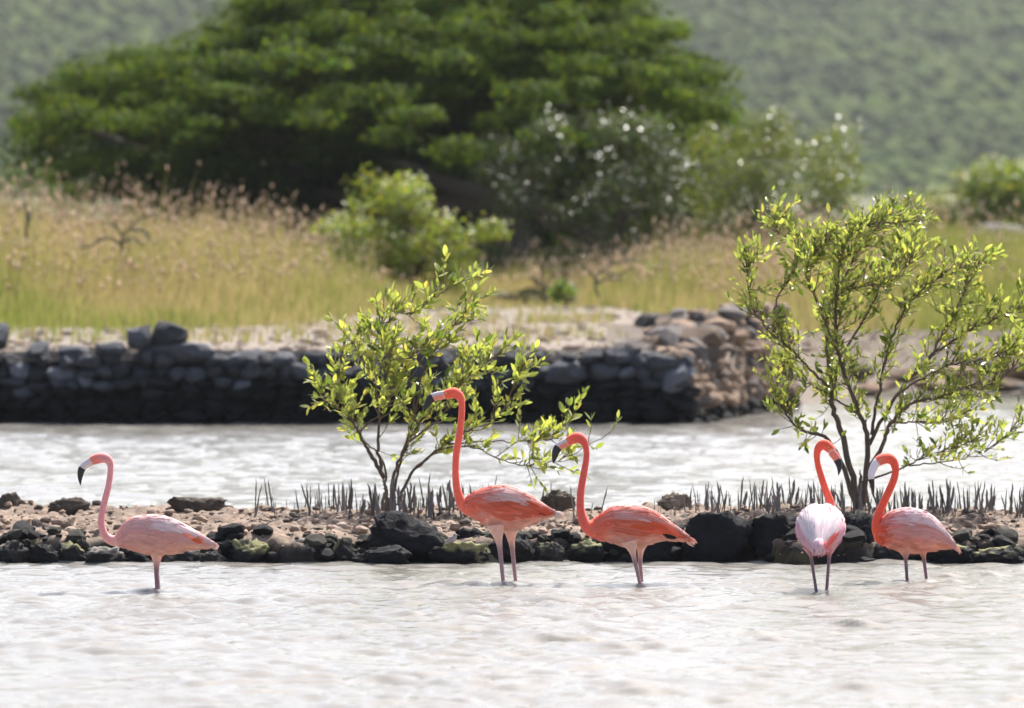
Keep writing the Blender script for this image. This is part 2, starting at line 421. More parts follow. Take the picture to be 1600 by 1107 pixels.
rock(1168, 1256, 804, 882, 36.78, BLK, 'black block immediately left of the pale flamingo seen from behind', 310, .6)
rock(1296, 1366, 804, 882, 36.80, BLK, 'black block between the two rightmost flamingos', 311, .7)
rock(1240, 1310, 815, 882, 36.85, BLK, 'black rock hidden behind the pale flamingo seen from behind', 312, .7)
rock(1350, 1440, 846, 882, 36.75, DRK, 'low dark rock with pale crust under the rightmost flamingo\'s chest', 313, .6, 0, PALE)
rock(1440, 1525, 848, 882, 36.72, BLK, 'low black rock below the rightmost flamingo\'s tail', 314, .6, 0, ALG)
rock(1512, 1584, 836, 868, 36.95, BRN, 'brown rounded rock on the bank, just right of the rightmost flamingo\'s tail', 315, .7)
rock(1520, 1612, 858, 882, 36.62, BLK, 'low black shoreline rock at the right edge of the picture', 316, .6, 0, ALG)
rock(-14, 40, 774, 806, 38.9, BRN, 'flat-topped dark rock on the crest at the left edge', 317, .6)
rock(72, 140, 782, 806, 38.8, BRN, 'low brown rock on the crest left of the leftmost flamingo\'s neck', 318, .6)
rock(256, 352, 779, 810, 38.7, BRN, 'wedge-shaped brown rock on the crest above the leftmost flamingo\'s tail', 319, .5, .08)
rock(842, 902, 767, 800, 38.8, BRN, 'brown rock on the crest between the two middle flamingos', 320, .6)
rock(1024, 1082, 775, 798, 38.9, TAN, 'tan rock on the crest above the third flamingo\'s tail', 321, .6)
rock(88, 112, 836, 852, 37.2, DRK, 'small dark cobble on the sand left of the leftmost flamingo\'s neck', 322, .8)
for k, (x0, x1, y0, tc, lab) in enumerate([
        (-20, 48, 850, PALE, 'pale-crusted shoreline rock at the left edge of the picture'),
        (42, 92, 856, None, 'second shoreline rock from the left edge, plain black'),
        (84, 140, 852, ALG, 'third shoreline rock from the left edge, with greenish crust'),
        (134, 196, 858, PALE, 'pale mottled shoreline rock below the leftmost flamingo\'s chest'),
        (188, 240, 858, None, 'black shoreline rock left of the leftmost flamingo\'s leg'),
        (252, 318, 856, PALE, 'whitish cracked shoreline rock right of the leftmost flamingo\'s leg'),
        (312, 356, 860, PALE, 'small whitish shoreline rock below the leftmost flamingo\'s tail tip'),
        (346, 418, 848, ALG, 'black rock capped with yellow-green algae right of the leftmost flamingo'),
        (408, 468, 856, ALG, 'algae-topped shoreline rock midway between leftmost flamingo and biggest boulder'),
        (458, 520, 853, PALE, 'black shoreline rock with pale top, second left of the biggest boulder'),
        (508, 562, 846, ALG, 'black algae-streaked rock immediately left of the biggest boulder')]):
    rock(x0, x1, y0, 884, 36.66 + .05 * (k % 3), DRK if tc else BLK, lab, 340 + k, .7, .1 * math.sin(k * 2.1), tc)

# ------------------------------------------------------------------ dry stone wall and rubble pier across the lagoon
ST = [rock_shape(400 + k, 2, 14, .26, .75) for k in range(14)]
def stone_me(base, k, dark):
    r_ = np.random.default_rng(k * 7 + int(dark * 100))
    return mesh('stone', ST[k][0], ST[k][1], np.array(base) * dark * r_.uniform(.55, 1.45), False, M_stone)
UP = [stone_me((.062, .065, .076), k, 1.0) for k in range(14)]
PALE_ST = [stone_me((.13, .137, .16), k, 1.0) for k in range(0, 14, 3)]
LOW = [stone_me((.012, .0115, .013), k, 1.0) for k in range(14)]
BRS = [stone_me((.26, .18, .125), k, 1.0) for k in range(14)]
GRS = [stone_me((.15, .128, .115), k, 1.0) for k in range(14)]
wr = np.random.default_rng(77)
wall = tag(empty('stone_wall', (-2.4, 61.3, 0)), 'long dark dry-stone retaining wall across the far side of the lagoon', 'wall')
V, Fb = ico(1)
def boxm(name, x0, x1, y0, y1, z0, z1, col, m):
    V = np.array([(x, y, z) for z in (z0, z1) for y in (y0, y1) for x in (x0, x1)], float)
    F = np.array([(0, 2, 3, 1), (4, 5, 7, 6), (0, 1, 5, 4), (2, 6, 7, 3), (0, 4, 6, 2), (1, 3, 7, 5)])
    return mesh(name, V, F, col, False, m)
link('earth_fill', boxm('earth_fill', -28, 1.45, 61.18, 61.5, -.4, .60, (.03, .028, .028), M_stone), wall, (2.4, -61.3, 0))
def put(me, parent, p, s, rot):
    o = link('stone', me, parent, Vector(p) - parent.location); o.scale = s; o.rotation_euler = rot; return o
nst = 0
for x_from, x_to, single in ((-5.6, 1.66, True), (-26, -5.6, False)):
    z = -.08; row = 0; acc = Acc()
    while z < .64:
        h = wr.uniform(.085, .13); x = x_from + wr.uniform(-.1, .1)
        while x < x_to:
            w = wr.uniform(.11, .27) * (1.1 if row < 3 else 1)
            hh = h * wr.uniform(.9, 1.2); k = wr.integers(14)
            zz = z + h / 2 + wr.normal() * .012
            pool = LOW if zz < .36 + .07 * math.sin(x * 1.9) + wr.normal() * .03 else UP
            me = pool[k]
            if pool is UP and wr.random() < .14: me = PALE_ST[wr.integers(len(PALE_ST))]
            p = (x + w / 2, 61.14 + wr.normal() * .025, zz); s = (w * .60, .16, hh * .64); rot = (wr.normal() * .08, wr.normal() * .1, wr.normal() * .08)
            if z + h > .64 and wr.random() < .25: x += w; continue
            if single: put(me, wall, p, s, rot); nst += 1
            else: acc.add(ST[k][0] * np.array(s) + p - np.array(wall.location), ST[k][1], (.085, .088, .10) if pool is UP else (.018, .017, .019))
            x += w * .98
        z += h * .94; row += 1
    if not single: tag(link('far_stones', acc.mesh('far_stones', M_stone), wall), kind='stuff')
# taller stones and gaps on the wall's top: pixel boxes
for (x0, x1, y0, y1) in [(-16, 16, 506, 545), (200, 240, 510, 548), (232, 292, 505, 546), (40, 80, 535, 560), (90, 140, 540, 562), (150, 200, 536, 560), (205, 330, 535, 566), (345, 420, 550, 572), (470, 540, 550, 572), (640, 700, 545, 570), (760, 820, 548, 572), (852, 912, 562, 598), (930, 1000, 545, 572), (1005, 1062, 553, 580), (1030, 1078, 565, 610)]:
    A, B = pw(x0, y1, 61.2), pw(x1, y0, 61.2)
    put(PALE_ST[wr.integers(5)] if x0 in (850, 1030) else UP[wr.integers(14)], wall, ((A[0] + B[0]) / 2, 61.2 if y0 < 553 else 61.06, (A[2] + B[2]) / 2), ((B[0] - A[0]) * .55, .17, (B[2] - A[2]) * .58), (wr.normal() * .1, wr.normal() * .15, wr.normal() * .2))

pier = tag(empty('rubble_pier', (2.2, 63.6, 0)), 'brown sunlit rubble-stone end of the wall, left of the right-hand mangrove', 'wall')
c0, c1 = np.array((1.66, 61.1)), np.array((2.85, 66.2)); L = np.linalg.norm(c1 - c0); dr = (c1 - c0) / L; nrm = np.array((dr[1], -dr[0]))
acc = Acc()
corn = [(1.45, 61.2), (1.62, 61.2), (2.76, 66.2), (1.0, 66.4), (.9, 62.5)]
V = np.array([(x, y, z) for z in (-.4, .55) for x, y in corn]); V[5 + 2][2] = .86; V[5 + 3][2] = .86; V[5 + 1][2] = .52; V[5 + 4][2] = .72
Fq = [(i, (i + 1) % 5, 5 + (i + 1) % 5, 5 + i) for i in range(5)]; Ft = np.concatenate([tris(np.array(Fq)), np.array([(5, 6, 7), (5, 7, 8), (5, 8, 9)])])
link('earth_fill', mesh('earth_fill', V - np.array((2.2, 63.6, 0)), Ft, (.10, .075, .055), False, M_stone), pier)
npier = 0; z = -.06
while z < .98:
    h = wr.uniform(.10, .15); a = 0.0
    while a < L:
        w = wr.uniform(.13, .26); top = .56 + .42 * min(1, a / 2.6)
        if z < top:
            q = c0 + dr * (a + w / 2) + nrm * wr.normal() * .04 - nrm * .10 * (z / 1.0)
            dark = z < .06
            put((LOW if dark else BRS if wr.random() < .8 else GRS)[wr.integers(14)], pier, (q[0], q[1], z + h / 2), (w * .56, .14, h * .6), (wr.normal() * .25, wr.normal() * .25, math.atan2(dr[1], dr[0]) + wr.normal() * .2)); npier += 1
        a += w * .95
    z += h * .92
for k in range(150):                                       # rubble heaped on top
    u = wr.random(); v = wr.random(); q = c0 + dr * L * u - nrm * (.08 + 1.15 * v) * (.4 + .6 * u)
    zt = .56 + .36 * min(1, u * 1.9) + .05 * wr.normal() - .10 * v; s = wr.uniform(.07, .17)
    if k in (5, 30): s = .24
    put((GRS if wr.random() < .7 else BRS)[wr.integers(14)], pier, (q[0], q[1], zt), (s * 1.3, s, s * .62), (wr.normal() * .3, wr.normal() * .3, wr.uniform(0, 6))); npier += 1
for (x0, x1, y0, y1, d) in [(998, 1046, 488, 516, 66), (1040, 1110, 487, 512, 66.2), (1105, 1165, 486, 514, 66.4), (960, 1010, 528, 556, 62.5), (1165, 1212, 495, 530, 66.6)]:
    A, B = pw(x0, y1, d), pw(x1, y0, d)
    put(GRS[wr.integers(14)], pier, ((A[0] + B[0]) / 2, d, (A[2] + B[2]) / 2), ((B[0] - A[0]) * .52, .25, (B[2] - A[2]) * .5), (0, wr.normal() * .1, wr.normal() * .3))
# flat stones of the right-hand shore
for (x0, x1, y0, y1, d) in [(1505, 1575, 556, 578, 73), (1560, 1640, 568, 590, 72.5), (1460, 1530, 572, 592, 72), (1300, 1370, 566, 590, 72), (1380, 1440, 578, 598, 71.5), (1520, 1600, 590, 612, 71), (1430, 1490, 594, 612, 70.6), (1330, 1400, 598, 616, 70.5), (1590, 1660, 600, 620, 70.2), (1255, 1310, 590, 616, 70), (1480, 1540, 608, 622, 70), (1225, 1262, 600, 628, 69.5)]:
    A, B = pw(x0, y1, d), pw(x1, y0, d)
    o = link('stone', (GRS + BRS)[wr.integers(28)], ground, ((A[0] + B[0]) / 2, d, (A[2] + B[2]) / 2)); o.scale = ((B[0] - A[0]) * .55, .3, (B[2] - A[2]) * .6); o.rotation_euler = (0, wr.normal() * .08, wr.normal() * .3)

# ------------------------------------------------------------------ grass
def gz(x, y): return ground_z(np.array([x]), np.array([y]))[0]
def grass_edge(x):                                         # where the sand gives way to grass
    return np.interp(x, [-9, -5.5, -3.2, -1.8, -.8, .8, 1.6, 3, 9], [69, 70, 72, 77, 84, 86, 80, 71.5, 71])
TALL = [1.0, .95, .55, .3, .42, .7, .8, .8]; SEEDY = [.15, .15, .07, .02, .14, .18, .08, .02]
gr = np.random.default_rng(90); acc = Acc(); acs = Acc()
n = 170000; y = gr.uniform(63, 108, n); x = gr.uniform(-.1, .1, n) * y; e = grass_edge(x) + gr.normal(size=n) * 1.0
k = (y > e) | ((x < 1.2) & (gr.random(n) < .035 + .25 * np.clip(fbm(np.stack([x * .8, y * .3, 0 * x + 9], 1), 2, 14) - .1, 0, 1))); x, y, e = x[k], y[k], e[k]; n = len(x); z = ground_z(x, y) - .02; dist = np.maximum(y - e, 0); px = 800 + x / y * FPX
tall = np.interp(px, [0, 380, 560, 700, 900, 1160, 1300, 1600], TALL)
clump = vnoise(np.stack([x * 1.3, y * .6, 0 * x], 1), 8)
h = (.16 + tall * np.minimum(1, dist / 9) * gr.uniform(.45, 1.0, n) * (1 + .35 * clump)) * gr.uniform(.8, 1.1, n)
big = fbm(np.stack([x * .45, y * .2, 0 * x + 5], 1), 3, 12); seeded = (dist > 4) & (gr.random(n) < np.interp(px, [0, 450, 560, 700, 880, 1180, 1300, 1600], SEEDY)); h = np.where(seeded, h * gr.uniform(1.0, 1.45, n), h)
g = np.clip(gr.random(n) * np.clip(1.25 - dist / 14, .3, 1) + .3 * clump + .7 * big + .5 * np.clip((px - 1340) / 120, 0, 1), 0, 1)[:, None]
col = (np.array((.37, .30, .165)) * (1 - g) + np.array((.185, .225, .05)) * g) * gr.uniform(.7, 1.25, (n, 1))
a = gr.uniform(0, 6.28, n); w = gr.uniform(.006, .016, n); dx, dy = np.cos(a) * w, np.sin(a) * w * .6
lx, ly = (gr.normal(size=n) * .12 + .05) * h, gr.normal(size=n) * .1 * h
V = np.stack([np.stack(q, 1) for q in [(x - dx, y - dy, z), (x + dx, y + dy, z), (x + lx * .35 + dx * .7, y + ly * .35, z + h * .6), (x + lx * .35 - dx * .7, y + ly * .35, z + h * .6), (x + lx, y + ly, z + h)]], 1)
F = (np.arange(n)[:, None, None] * 5 + np.array([(0, 1, 2), (0, 2, 3), (3, 2, 4)])[None]).reshape(-1, 3)
acc.add(V.reshape(-1, 3), F, np.repeat(col, 5, 0))
k = seeded; tip = V[k, 4]; n = len(tip)
l = gr.uniform(.025, .06, n)[:, None, None]; r_ = l * gr.uniform(.22, .4, n)[:, None, None]
O = np.array([(0, 0, 1), (1, 0, 0), (0, 1, 0), (-1, 0, 0), (0, -1, 0), (0, 0, -1)], float)[None] * np.concatenate([r_, r_, l], 2)
O[:, :, 0] += O[:, :, 2] * gr.normal(size=(n, 1)) * .5
F = (np.arange(n)[:, None, None] * 6 + np.array([(0, 1, 2), (0, 2, 3), (0, 3, 4), (0, 4, 1), (5, 2, 1), (5, 3, 2), (5, 4, 3), (5, 1, 4)])[None]).reshape(-1, 3)
acs.add((O + tip[:, None]).reshape(-1, 3), F, np.repeat(np.array((.56, .43, .33)) * gr.uniform(.7, 1.3, (n, 1)), 6, 0))
tag(link('tall_grass', acc.mesh('tall_grass', M_grass)), 'yellow-green tall grass growing behind the stone wall', 'grass', kind='stuff')
tag(link('grass_seed_heads', acs.mesh('grass_seed_heads', M_grass)), 'pinkish dry seed heads above the tall grass', 'grass', kind='stuff')

n = 1300; qx = gr.uniform(-7, 3.2, n); qy = 61.45 + 24 * gr.random(n) ** 1.6; k = qy < grass_edge(qx) + 2; qx, qy = qx[k], qy[k]; qz = ground_z(qx, qy); acc = Acc()
for x, y, z in zip(qx, qy, qz):
    s_ = .018 + .06 * gr.random() ** 4; v = gr.integers(10); acc.add(PEB[v][0] * s_ * np.array((1.3, 1, .8)) + (x, y, z + s_ * .15), PEB[v][1], np.array(STONE_COLS[gr.integers(6)]) * gr.uniform(.45, .95))
tag(link('gravel', acc.mesh('gravel', M_pebble, False), ground), kind='stuff')

# ------------------------------------------------------------------ background trees and bushes
def in_poly(x, y, P):
    c = False; j = len(P) - 1
    for i in range(len(P)):
        if (P[i][1] > y) != (P[j][1] > y) and x < (P[j][0] - P[i][0]) * (y - P[i][1]) / (P[j][1] - P[i][1]) + P[i][0]: c = not c
        j = i
    return c
def leaf_quads(acc, P, N, L, W, cols, r_, up=.5):
    """n leaves at P, facing N-ish"""
    n = len(P); D = r_.normal(size=(n, 3)); N = N + r_.normal(size=(n, 3)) * .55; N[:, 2] += up
    N /= np.linalg.norm(N, axis=1)[:, None]; D -= N * (D * N).sum(1)[:, None]; D /= np.linalg.norm(D, axis=1)[:, None]; B = np.cross(N, D)
    L = L * r_.uniform(.6, 1.3, (n, 1)); W = W * r_.uniform(.6, 1.3, (n, 1))
    V = np.stack([P - D * L, P + B * W - N * W * .2, P + D * L, P - B * W - N * W * .2], 1).reshape(-1, 3)
    F = np.arange(n * 4).reshape(n, 4); acc.add(V, F, np.repeat(cols, 4, 0))
def pads_crown(pads, per, L, W, base, r_, thick=.45, up=.6):
    acc = Acc()
    for (c, rx, ry, rz, bright) in pads:
        n = int(per * rx * ry)
        u = r_.normal(size=(n, 3)); u /= np.linalg.norm(u, axis=1)[:, None]; rad = r_.random((n, 1)) ** .45
        lob = 1 + .35 * vnoise(u * 2.2 + c, 5)[:, None]
        P = c + u * rad * lob * np.array((rx, ry, rz)); col = np.array(base) * r_.uniform(.65, 1.35, (n, 1)) * bright
        col[:, 0] *= r_.uniform(.8, 1.35, n)
        leaf_quads(acc, P, u * np.array((1, 1, .8)), L, W, col, r_, up)
    return acc
def limbs(root, base, tips, r0, r_, name='limb'):
    base = np.array(base)
    for t in tips:
        m1 = base + (t - base) * .35 + r_.normal(size=3) * .12 + (0, 0, .15); m2 = base + (t - base) * .7 + r_.normal(size=3) * .15
        P = spline([base, m1, m2, t], 14); V, Fq = tube(P, np.linspace(r0, r0 * .18, 14), 7)
        link(name, mesh(name, V - np.array(root.location), Fq, (.11, .085, .065), True, M_bark), root)
def tree(name, poly, d0, dd, npads, padr, per, L, W, col, trunk_px, label, cat, m, seed, lowfront=None, group=None, limbs_n=8, r0=.16, flat=.42, extra=None, shell=None, hollow=None):
    r_ = np.random.default_rng(seed); pads = []; xs = [p[0] for p in poly]; ys = [p[1] for p in poly]
    while len(pads) < npads:
        x, y = r_.uniform(min(xs), max(xs)), r_.uniform(min(ys), max(ys))
        if not in_poly(x, y, poly): continue
        d = d0 + r_.uniform(-dd, dd)
        if shell: d = d0 + shell(x, y, r_)
        s = padr * r_.uniform(.6, 1.35); w_ = r_.uniform(.9, 1.45) if shell else 1.0; pads.append((pw(x, y, d), s * w_, s * r_.uniform(.8, 1.2), s * flat * r_.uniform(.8, 1.2), r_.uniform(.75, 1.25)))
    for x, y in (extra or []):
        s = .75 * r_.uniform(.9, 1.3); pads.append((pw(x + r_.normal() * 25, y + r_.normal() * 12, d0 + (dd + r_.uniform(0, 1.2) if y > 150 else r_.uniform(.3, 4.5))), s, s, s * .6, .8))
    for x, y in (hollow or []):
        s = .5 * r_.uniform(.8, 1.3); pads.append((pw(x + r_.normal() * 18, y + r_.normal() * 12, d0 + r_.uniform(.2, 2.2)), s, s, s * .6, .8))
    b = pw(*trunk_px, d0); b[2] = gz(b[0], b[1]) - .05
    root = empty(name, b); tag(root, label, cat, group)
    acc = pads_crown(pads, per, L, W, col, r_)
    acc.V = [v - b for v in acc.V]
    link('crown', acc.mesh('crown', m, False), root)
    top = b + np.array((0, 0, max(.25, .22 * (max(p[0][2] for p in pads) - b[2]))))
    V, Fq = tube(spline([b, (b + top) / 2 + (.04, 0, 0), top], 6), np.linspace(r0 * 1.5, r0, 6), 9)
    link('trunk', mesh('trunk', V - b, Fq, (.10, .08, .065), True, M_bark), root)
    inner = [i for i in range(len(pads)) if pads[i][0][1] > d0 + (.8 if shell else -9)]; pick = r_.permutation(inner)[:limbs_n]
    limbs(root, top, [pads[i][0] for i in pick], r0 * .8, r_)
    return root
TREE_POLY = [(28, 185), (60, 140), (140, 105), (250, 82), (330, 40), (400, -25), (520, -75), (700, -115), (900, -85), (1005, -15), (1060, 55), (1105, 95), (1140, 165), (1150, 240), (1100, 350), (1060, 425), (900, 445), (760, 440), (600, 425), (440, 400), (330, 370), (230, 325), (130, 300), (50, 240)]
def edge_dist(x, y, P):
    P = np.array(P, float); Q = np.roll(P, -1, 0); D = Q - P; t = np.clip((((x, y) - P) * D).sum(1) / (D * D).sum(1), 0, 1)
    return np.hypot(*((x, y) - (P + D * t[:, None])).T).min()
def dome(x, y, r_):
    e = min(1, edge_dist(x, y, TREE_POLY) / 150) ** .6; low = 225 + 60 * math.sin(x / 95) * .5 - 40 * max(0, 1 - x / 350)
    if y < low: return -e * (1.0 + 4.6 * np.clip((y + 110) / 330, 0, 1)) + r_.normal() * .6 + (r_.random() < .3) * 1.8
    return r_.uniform(.4, 3.2)
tree('spreading_tree', TREE_POLY, 101, 3.6, 400, .37, 1150, .075, .028, (.064, .104, .018), (800, 440), 'huge spreading dark-green tree with layered crown behind the grass', 'tree', M_crown, 501, None, None, 14, .24, .44,
     [(x, y) for x in range(80, 1090, 50) for y in range(-90, 430, 40) if y < 260 + (x - 130) * .5 and in_poly(x, y, TREE_POLY) and edge_dist(x, y, TREE_POLY) > 28], dome,
     [(x, y) for x in range(200, 1090, 44) for y in range(250, 440, 34) if y < 250 + (x - 180) * .45 and y < 445])
SHRUBS = 'shrubs beyond the wall'
tree('glossy_shrub', [(770, 230), (850, 190), (960, 185), (1050, 195), (1085, 260), (1085, 360), (1050, 430), (900, 445), (770, 435), (740, 340)], 94.5, .9, 120, .38, 800, .034, .024, (.045, .065, .018), (960, 440),  # leaf colour darkened to carry the shade under the spreading tree
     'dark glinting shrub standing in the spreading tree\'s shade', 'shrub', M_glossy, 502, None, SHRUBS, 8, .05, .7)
tree('glossy_shrub', [(1080, 215), (1150, 180), (1230, 195), (1330, 205), (1350, 260), (1330, 320), (1250, 370), (1160, 380), (1090, 350)], 93, 1.0, 80, .36, 900, .034, .024, (.12, .15, .035), (1165, 420),
     'olive glinting shrub right of the spreading tree, behind the right-hand mangrove', 'shrub', M_glossy, 503, None, SHRUBS, 9, .05, .7)
tree('leafy_shrub', [(500, 330), (560, 300), (590, 268), (680, 270), (640, 310), (680, 340), (780, 345), (770, 370), (740, 400), (760, 440), (600, 450), (520, 400)], 87, .7, 70, .30, 900, .05, .028, (.19, .23, .04), (640, 460),
     'bright yellow-green leafy shrub in front of the spreading tree', 'shrub', M_bush, 504, None, SHRUBS, 9, .035, .6)
tree('leafy_shrub', [(1440, 330), (1520, 285), (1620, 270), (1700, 300), (1700, 370), (1500, 360)], 132, 1.5, 40, .8, 260, .10, .06, (.16, .20, .035), (1580, 385),
     'far yellow-green bush at the right edge, below the hill', 'shrub', M_bush, 505, None, SHRUBS, 6, .06, .6)
tree('leafy_shrub', [(1420, 450), (1480, 410), (1580, 405), (1680, 420), (1690, 490), (1450, 500)], 88, .8, 24, .36, 700, .05, .03, (.085, .15, .03), (1550, 495),
     'mid-green bush at the right edge behind the right-hand mangrove', 'shrub', M_bush, 506, None, SHRUBS, 6, .04, .6)
tree('leafy_shrub', [(-60, 260), (60, 270), (120, 300), (230, 300), (360, 310), (340, 345), (-60, 340)], 118, 1.2, 20, .5, 260, .08, .05, (.10, .14, .06), (150, 400),
     'pale green low bush under the left end of the spreading tree', 'shrub', M_bush, 507, None, SHRUBS, 6, .05, .6)
# small low clump lying at the grass edge
tree('low_shrub', [(775, 455), (800, 440), (850, 445), (905, 445), (905, 470), (780, 472)], 84.5, .25, 10, .13, 3000, .04, .02, (.10, .10, .06), (850, 478),
     'small low shrub on the sand in front of the spreading tree\'s shade', 'shrub', M_bush, 508, None, SHRUBS, 5, .02, .5)
tree('low_shrub', [(858, 452), (880, 440), (903, 446), (895, 466), (865, 468)], 83.5, .12, 6, .12, 3600, .04, .022, (.16, .26, .04), (880, 478),
     'single bright green tuft at the right end of the low clump on the sand', 'shrub', M_bush, 509, None, SHRUBS, 4, .015, .6)

def dry_branch(pts, d, label, seed):
    r_ = np.random.default_rng(seed); b = pw(*pts[0][0], d); b[2] = gz(b[0], b[1])
    root = empty('dry_branch', b); tag(root, label, 'branch', 'dry twigs in the grass'); acc = Acc()
    for n_, ln in enumerate(pts):
        P = [pw(x, y, d + r_.normal() * .1) for x, y in ln]
        if n_ == 0:
            V, Fq = tube(spline([(0, 0, 0), (P[0] - b) * .5 + (.03, 0, 0), P[0] - b], 6), .004, 5); link('stem', mesh('stem', V, Fq, (.12, .10, .06), True, M_bark), root)
        P = spline(P, 12); V, Fq = tube(P - b, np.linspace(.016, .006, 12), 6)
        link('twig', mesh('twig', V, Fq, (.035, .04, .035), True, M_bark), root)
        n = 16; leaf_quads(acc, P[r_.integers(3, 12, n)] - b + r_.normal(size=(n, 3)) * .025, r_.normal(size=(n, 3)), .028, .012, np.tile((.04, .07, .04), (n, 1)), r_)
    link('leaves', acc.mesh('leaves', M_bush, False), root)
dry_branch([[(190, 392), (192, 370), (215, 345), (240, 335)], [(192, 385), (170, 372), (140, 385), (125, 388)], [(192, 372), (180, 352), (165, 350)], [(205, 360), (225, 362), (235, 378)], [(192, 380), (205, 372), (222, 384)]], 74.5, 'dark thorny twig sticking out of the pale grass at left', 601)
dry_branch([[(40, 372), (42, 345), (40, 325), (38, 308)], [(42, 350), (48, 335), (52, 322)]], 76, 'thin upright dark twig in the grass near the left edge', 602)
dry_branch([[(935, 465), (930, 440), (945, 418), (985, 408), (1012, 412)], [(935, 440), (915, 420), (905, 415)], [(945, 425), (965, 430), (990, 418)], [(930, 445), (950, 435), (975, 438)]], 82.5, 'arching dark dry branch in the grass left of the rubble pier', 603)
p = pw(1555, 385, 120)
V, Fr = rock_shape(610, 4, 9, .15, .5)
o = link('boulder', mesh('boulder', V * np.array((.75, .6, .55)), Fr, (.13, .12, .13), True, M_stone), None, (p[0], 120, gz(p[0], 120) + .3))
tag(o, 'large pale grey boulder among the bushes at the right edge', 'boulder')

# ------------------------------------------------------------------ mangroves
LEAF = []
lr = np.random.default_rng(31)
for k in range(12):
    n = 6; t = np.linspace(0, 1, n); w = .24 * np.sin(math.pi * np.clip(t * .93 + .035, 0, 1)) ** .75 * (1 - .25 * t); cv = lr.uniform(-.25, .2); fold = lr.uniform(.15, .5)
    V = []
    for i in range(n):
        zc = cv * t[i] ** 2
        V += [(t[i], -w[i], zc + w[i] * fold), (t[i], 0, zc), (t[i], w[i], zc + w[i] * fold)]
    F = []
    for i in range(n - 1):
        a = i * 3; F += [(a, a + 1, a + 4), (a, a + 4, a + 3), (a + 1, a + 2, a + 5), (a + 1, a + 5, a + 4)]
    g = k / 11; c = np.array((.17, .22, .07)) * (1 - g) + np.array((.42, .45, .15)) * g
    if k == 11: c = np.array((.40, .36, .12))
    if k == 0: c = np.array((.085, .13, .03))
    LEAF.append((np.array(V), np.array(F), c))
LEAF_ME = [mesh('leaf', V, F, c, True, M_leaf) for V, F, c in LEAF]

def mangrove(base_px, d, paths, label, seed, twig_n, leaf_len, dens, spread=.52, wind=(.25, 0, .2)):
    r_ = np.random.default_rng(seed); b = pw(*base_px, d); b[2] = bank_z(np.array([b[0]]), np.array([d]))[0] - .02
    root = tag(empty('mangrove_shrub', b), label, 'mangrove', 'mangroves on the low bank')
    leaves = []; twigs = Acc(); nodes = []
    for n_, (r0, pts, dy) in enumerate(paths):
        P = []
        for i, (x, y) in enumerate(pts):
            f = i / (len(pts) - 1); P.append(pw(x, y, d + dy[0] + (dy[1] - dy[0]) * f) - b)
        if r0 > .02: P[0][2] = min(P[0][2], 0)
        n = 6 * len(pts); P = spline(P, n); P[2:-1] += r_.normal(size=(n - 3, 3)) * .004
        rad = np.maximum(.0022, .8 * r0 * (1 - np.linspace(0, 1, n) ** .8 * .9)); V, Fq = tube(P, rad, 8)
        nm = 'trunk' if n_ == 0 else 'branch'
        link(nm, mesh(nm, V, Fq, np.array((.15, .112, .085)) * r_.uniform(.7, 1.1), True, M_bark), root)
        L = np.linalg.norm(np.diff(P, axis=0), axis=1).sum()
        if n_ == 0: continue
        for q in range(int(twig_n * L * dens.get(n_, 1.0))):
            f = .22 + .78 * r_.random() ** .8; i = min(int(f * (n - 1)), n - 2); nodes.append((P[i], P[i + 1] - P[i], f))
        nodes.append((P[-1], P[-1] - P[-3], 1.0))
    for (p, t, f) in nodes:
        t = t / (np.linalg.norm(t) + 1e-9); dv = t * .75 + r_.normal(size=3) * spread * np.array((1, 1.5, 1)) + np.array(wind); dv /= np.linalg.norm(dv)
        Lt = r_.uniform(.05, .22); nn = 6; Q = [p]
        for s in range(nn):
            dv = dv + r_.normal(size=3) * .12 + (0, 0, .05); dv /= np.linalg.norm(dv); Q.append(Q[-1] + dv * Lt / nn)
        Q = np.array(Q); V, Fq = tube(Q, np.linspace(.0032, .0014, nn + 1), 5); twigs.add(V, Fq, np.array((.17, .13, .07)) * r_.uniform(.7, 1.2))
        pairs = max(2, int(Lt / .042))
        for s in range(pairs):
            g = .25 + .75 * (s + 1) / pairs; qi = min(int(g * nn), nn - 1); c = Q[qi] + (Q[qi + 1] - Q[qi]) * (g * nn - qi)
            side = np.cross(dv, r_.normal(size=3)); side /= np.linalg.norm(side) + 1e-9
            for sg in (-1, 1):
                if r_.random() < .25: continue
                ld = dv * r_.uniform(.5, 1.1) + side * sg * r_.uniform(.45, .9) + (0, 0, r_.uniform(0, .45)); ld /= np.linalg.norm(ld)
                nrm_ = r_.normal(size=3) * .9 + (0, 0, .7); nrm_ -= ld * nrm_.dot(ld); nrm_ /= np.linalg.norm(nrm_)
                leaves.append((c, ld, nrm_, leaf_len * r_.uniform(.5, 1.25) * (.7 + .35 * g)))
        leaves.append((Q[-1], dv, np.array((dv[2], 0, -dv[0])) / (np.hypot(dv[0], dv[2]) + 1e-6), leaf_len * r_.uniform(.6, 1.0)))
    tag(link('twigs', twigs.mesh('twigs', M_bark), root), kind='stuff')
    leaves.sort(key=lambda q: q[0][1] - 2.2 * q[3]); acc = Acc()
    for k, (c, ld, nv, s) in enumerate(leaves):
        v = r_.integers(12); by = np.cross(nv, ld)
        if k < 300:
            o = link('leaf', LEAF_ME[v], root); M = Matrix([[ld[i] * s, by[i] * s, nv[i] * s, c[i]] for i in range(3)] + [[0, 0, 0, 1]]); o.matrix_local = M
        else:
            V, Fq, col = LEAF[v]; acc.add(c + s * (np.outer(V[:, 0], ld) + np.outer(V[:, 1], by) + np.outer(V[:, 2], nv)), Fq, col * r_.uniform(.8, 1.2))
    tag(link('leaves', acc.mesh('leaves', M_leaf), root), kind='stuff')
    print('mangrove leaves', len(leaves))
    return root, b
z2 = (0, 0)
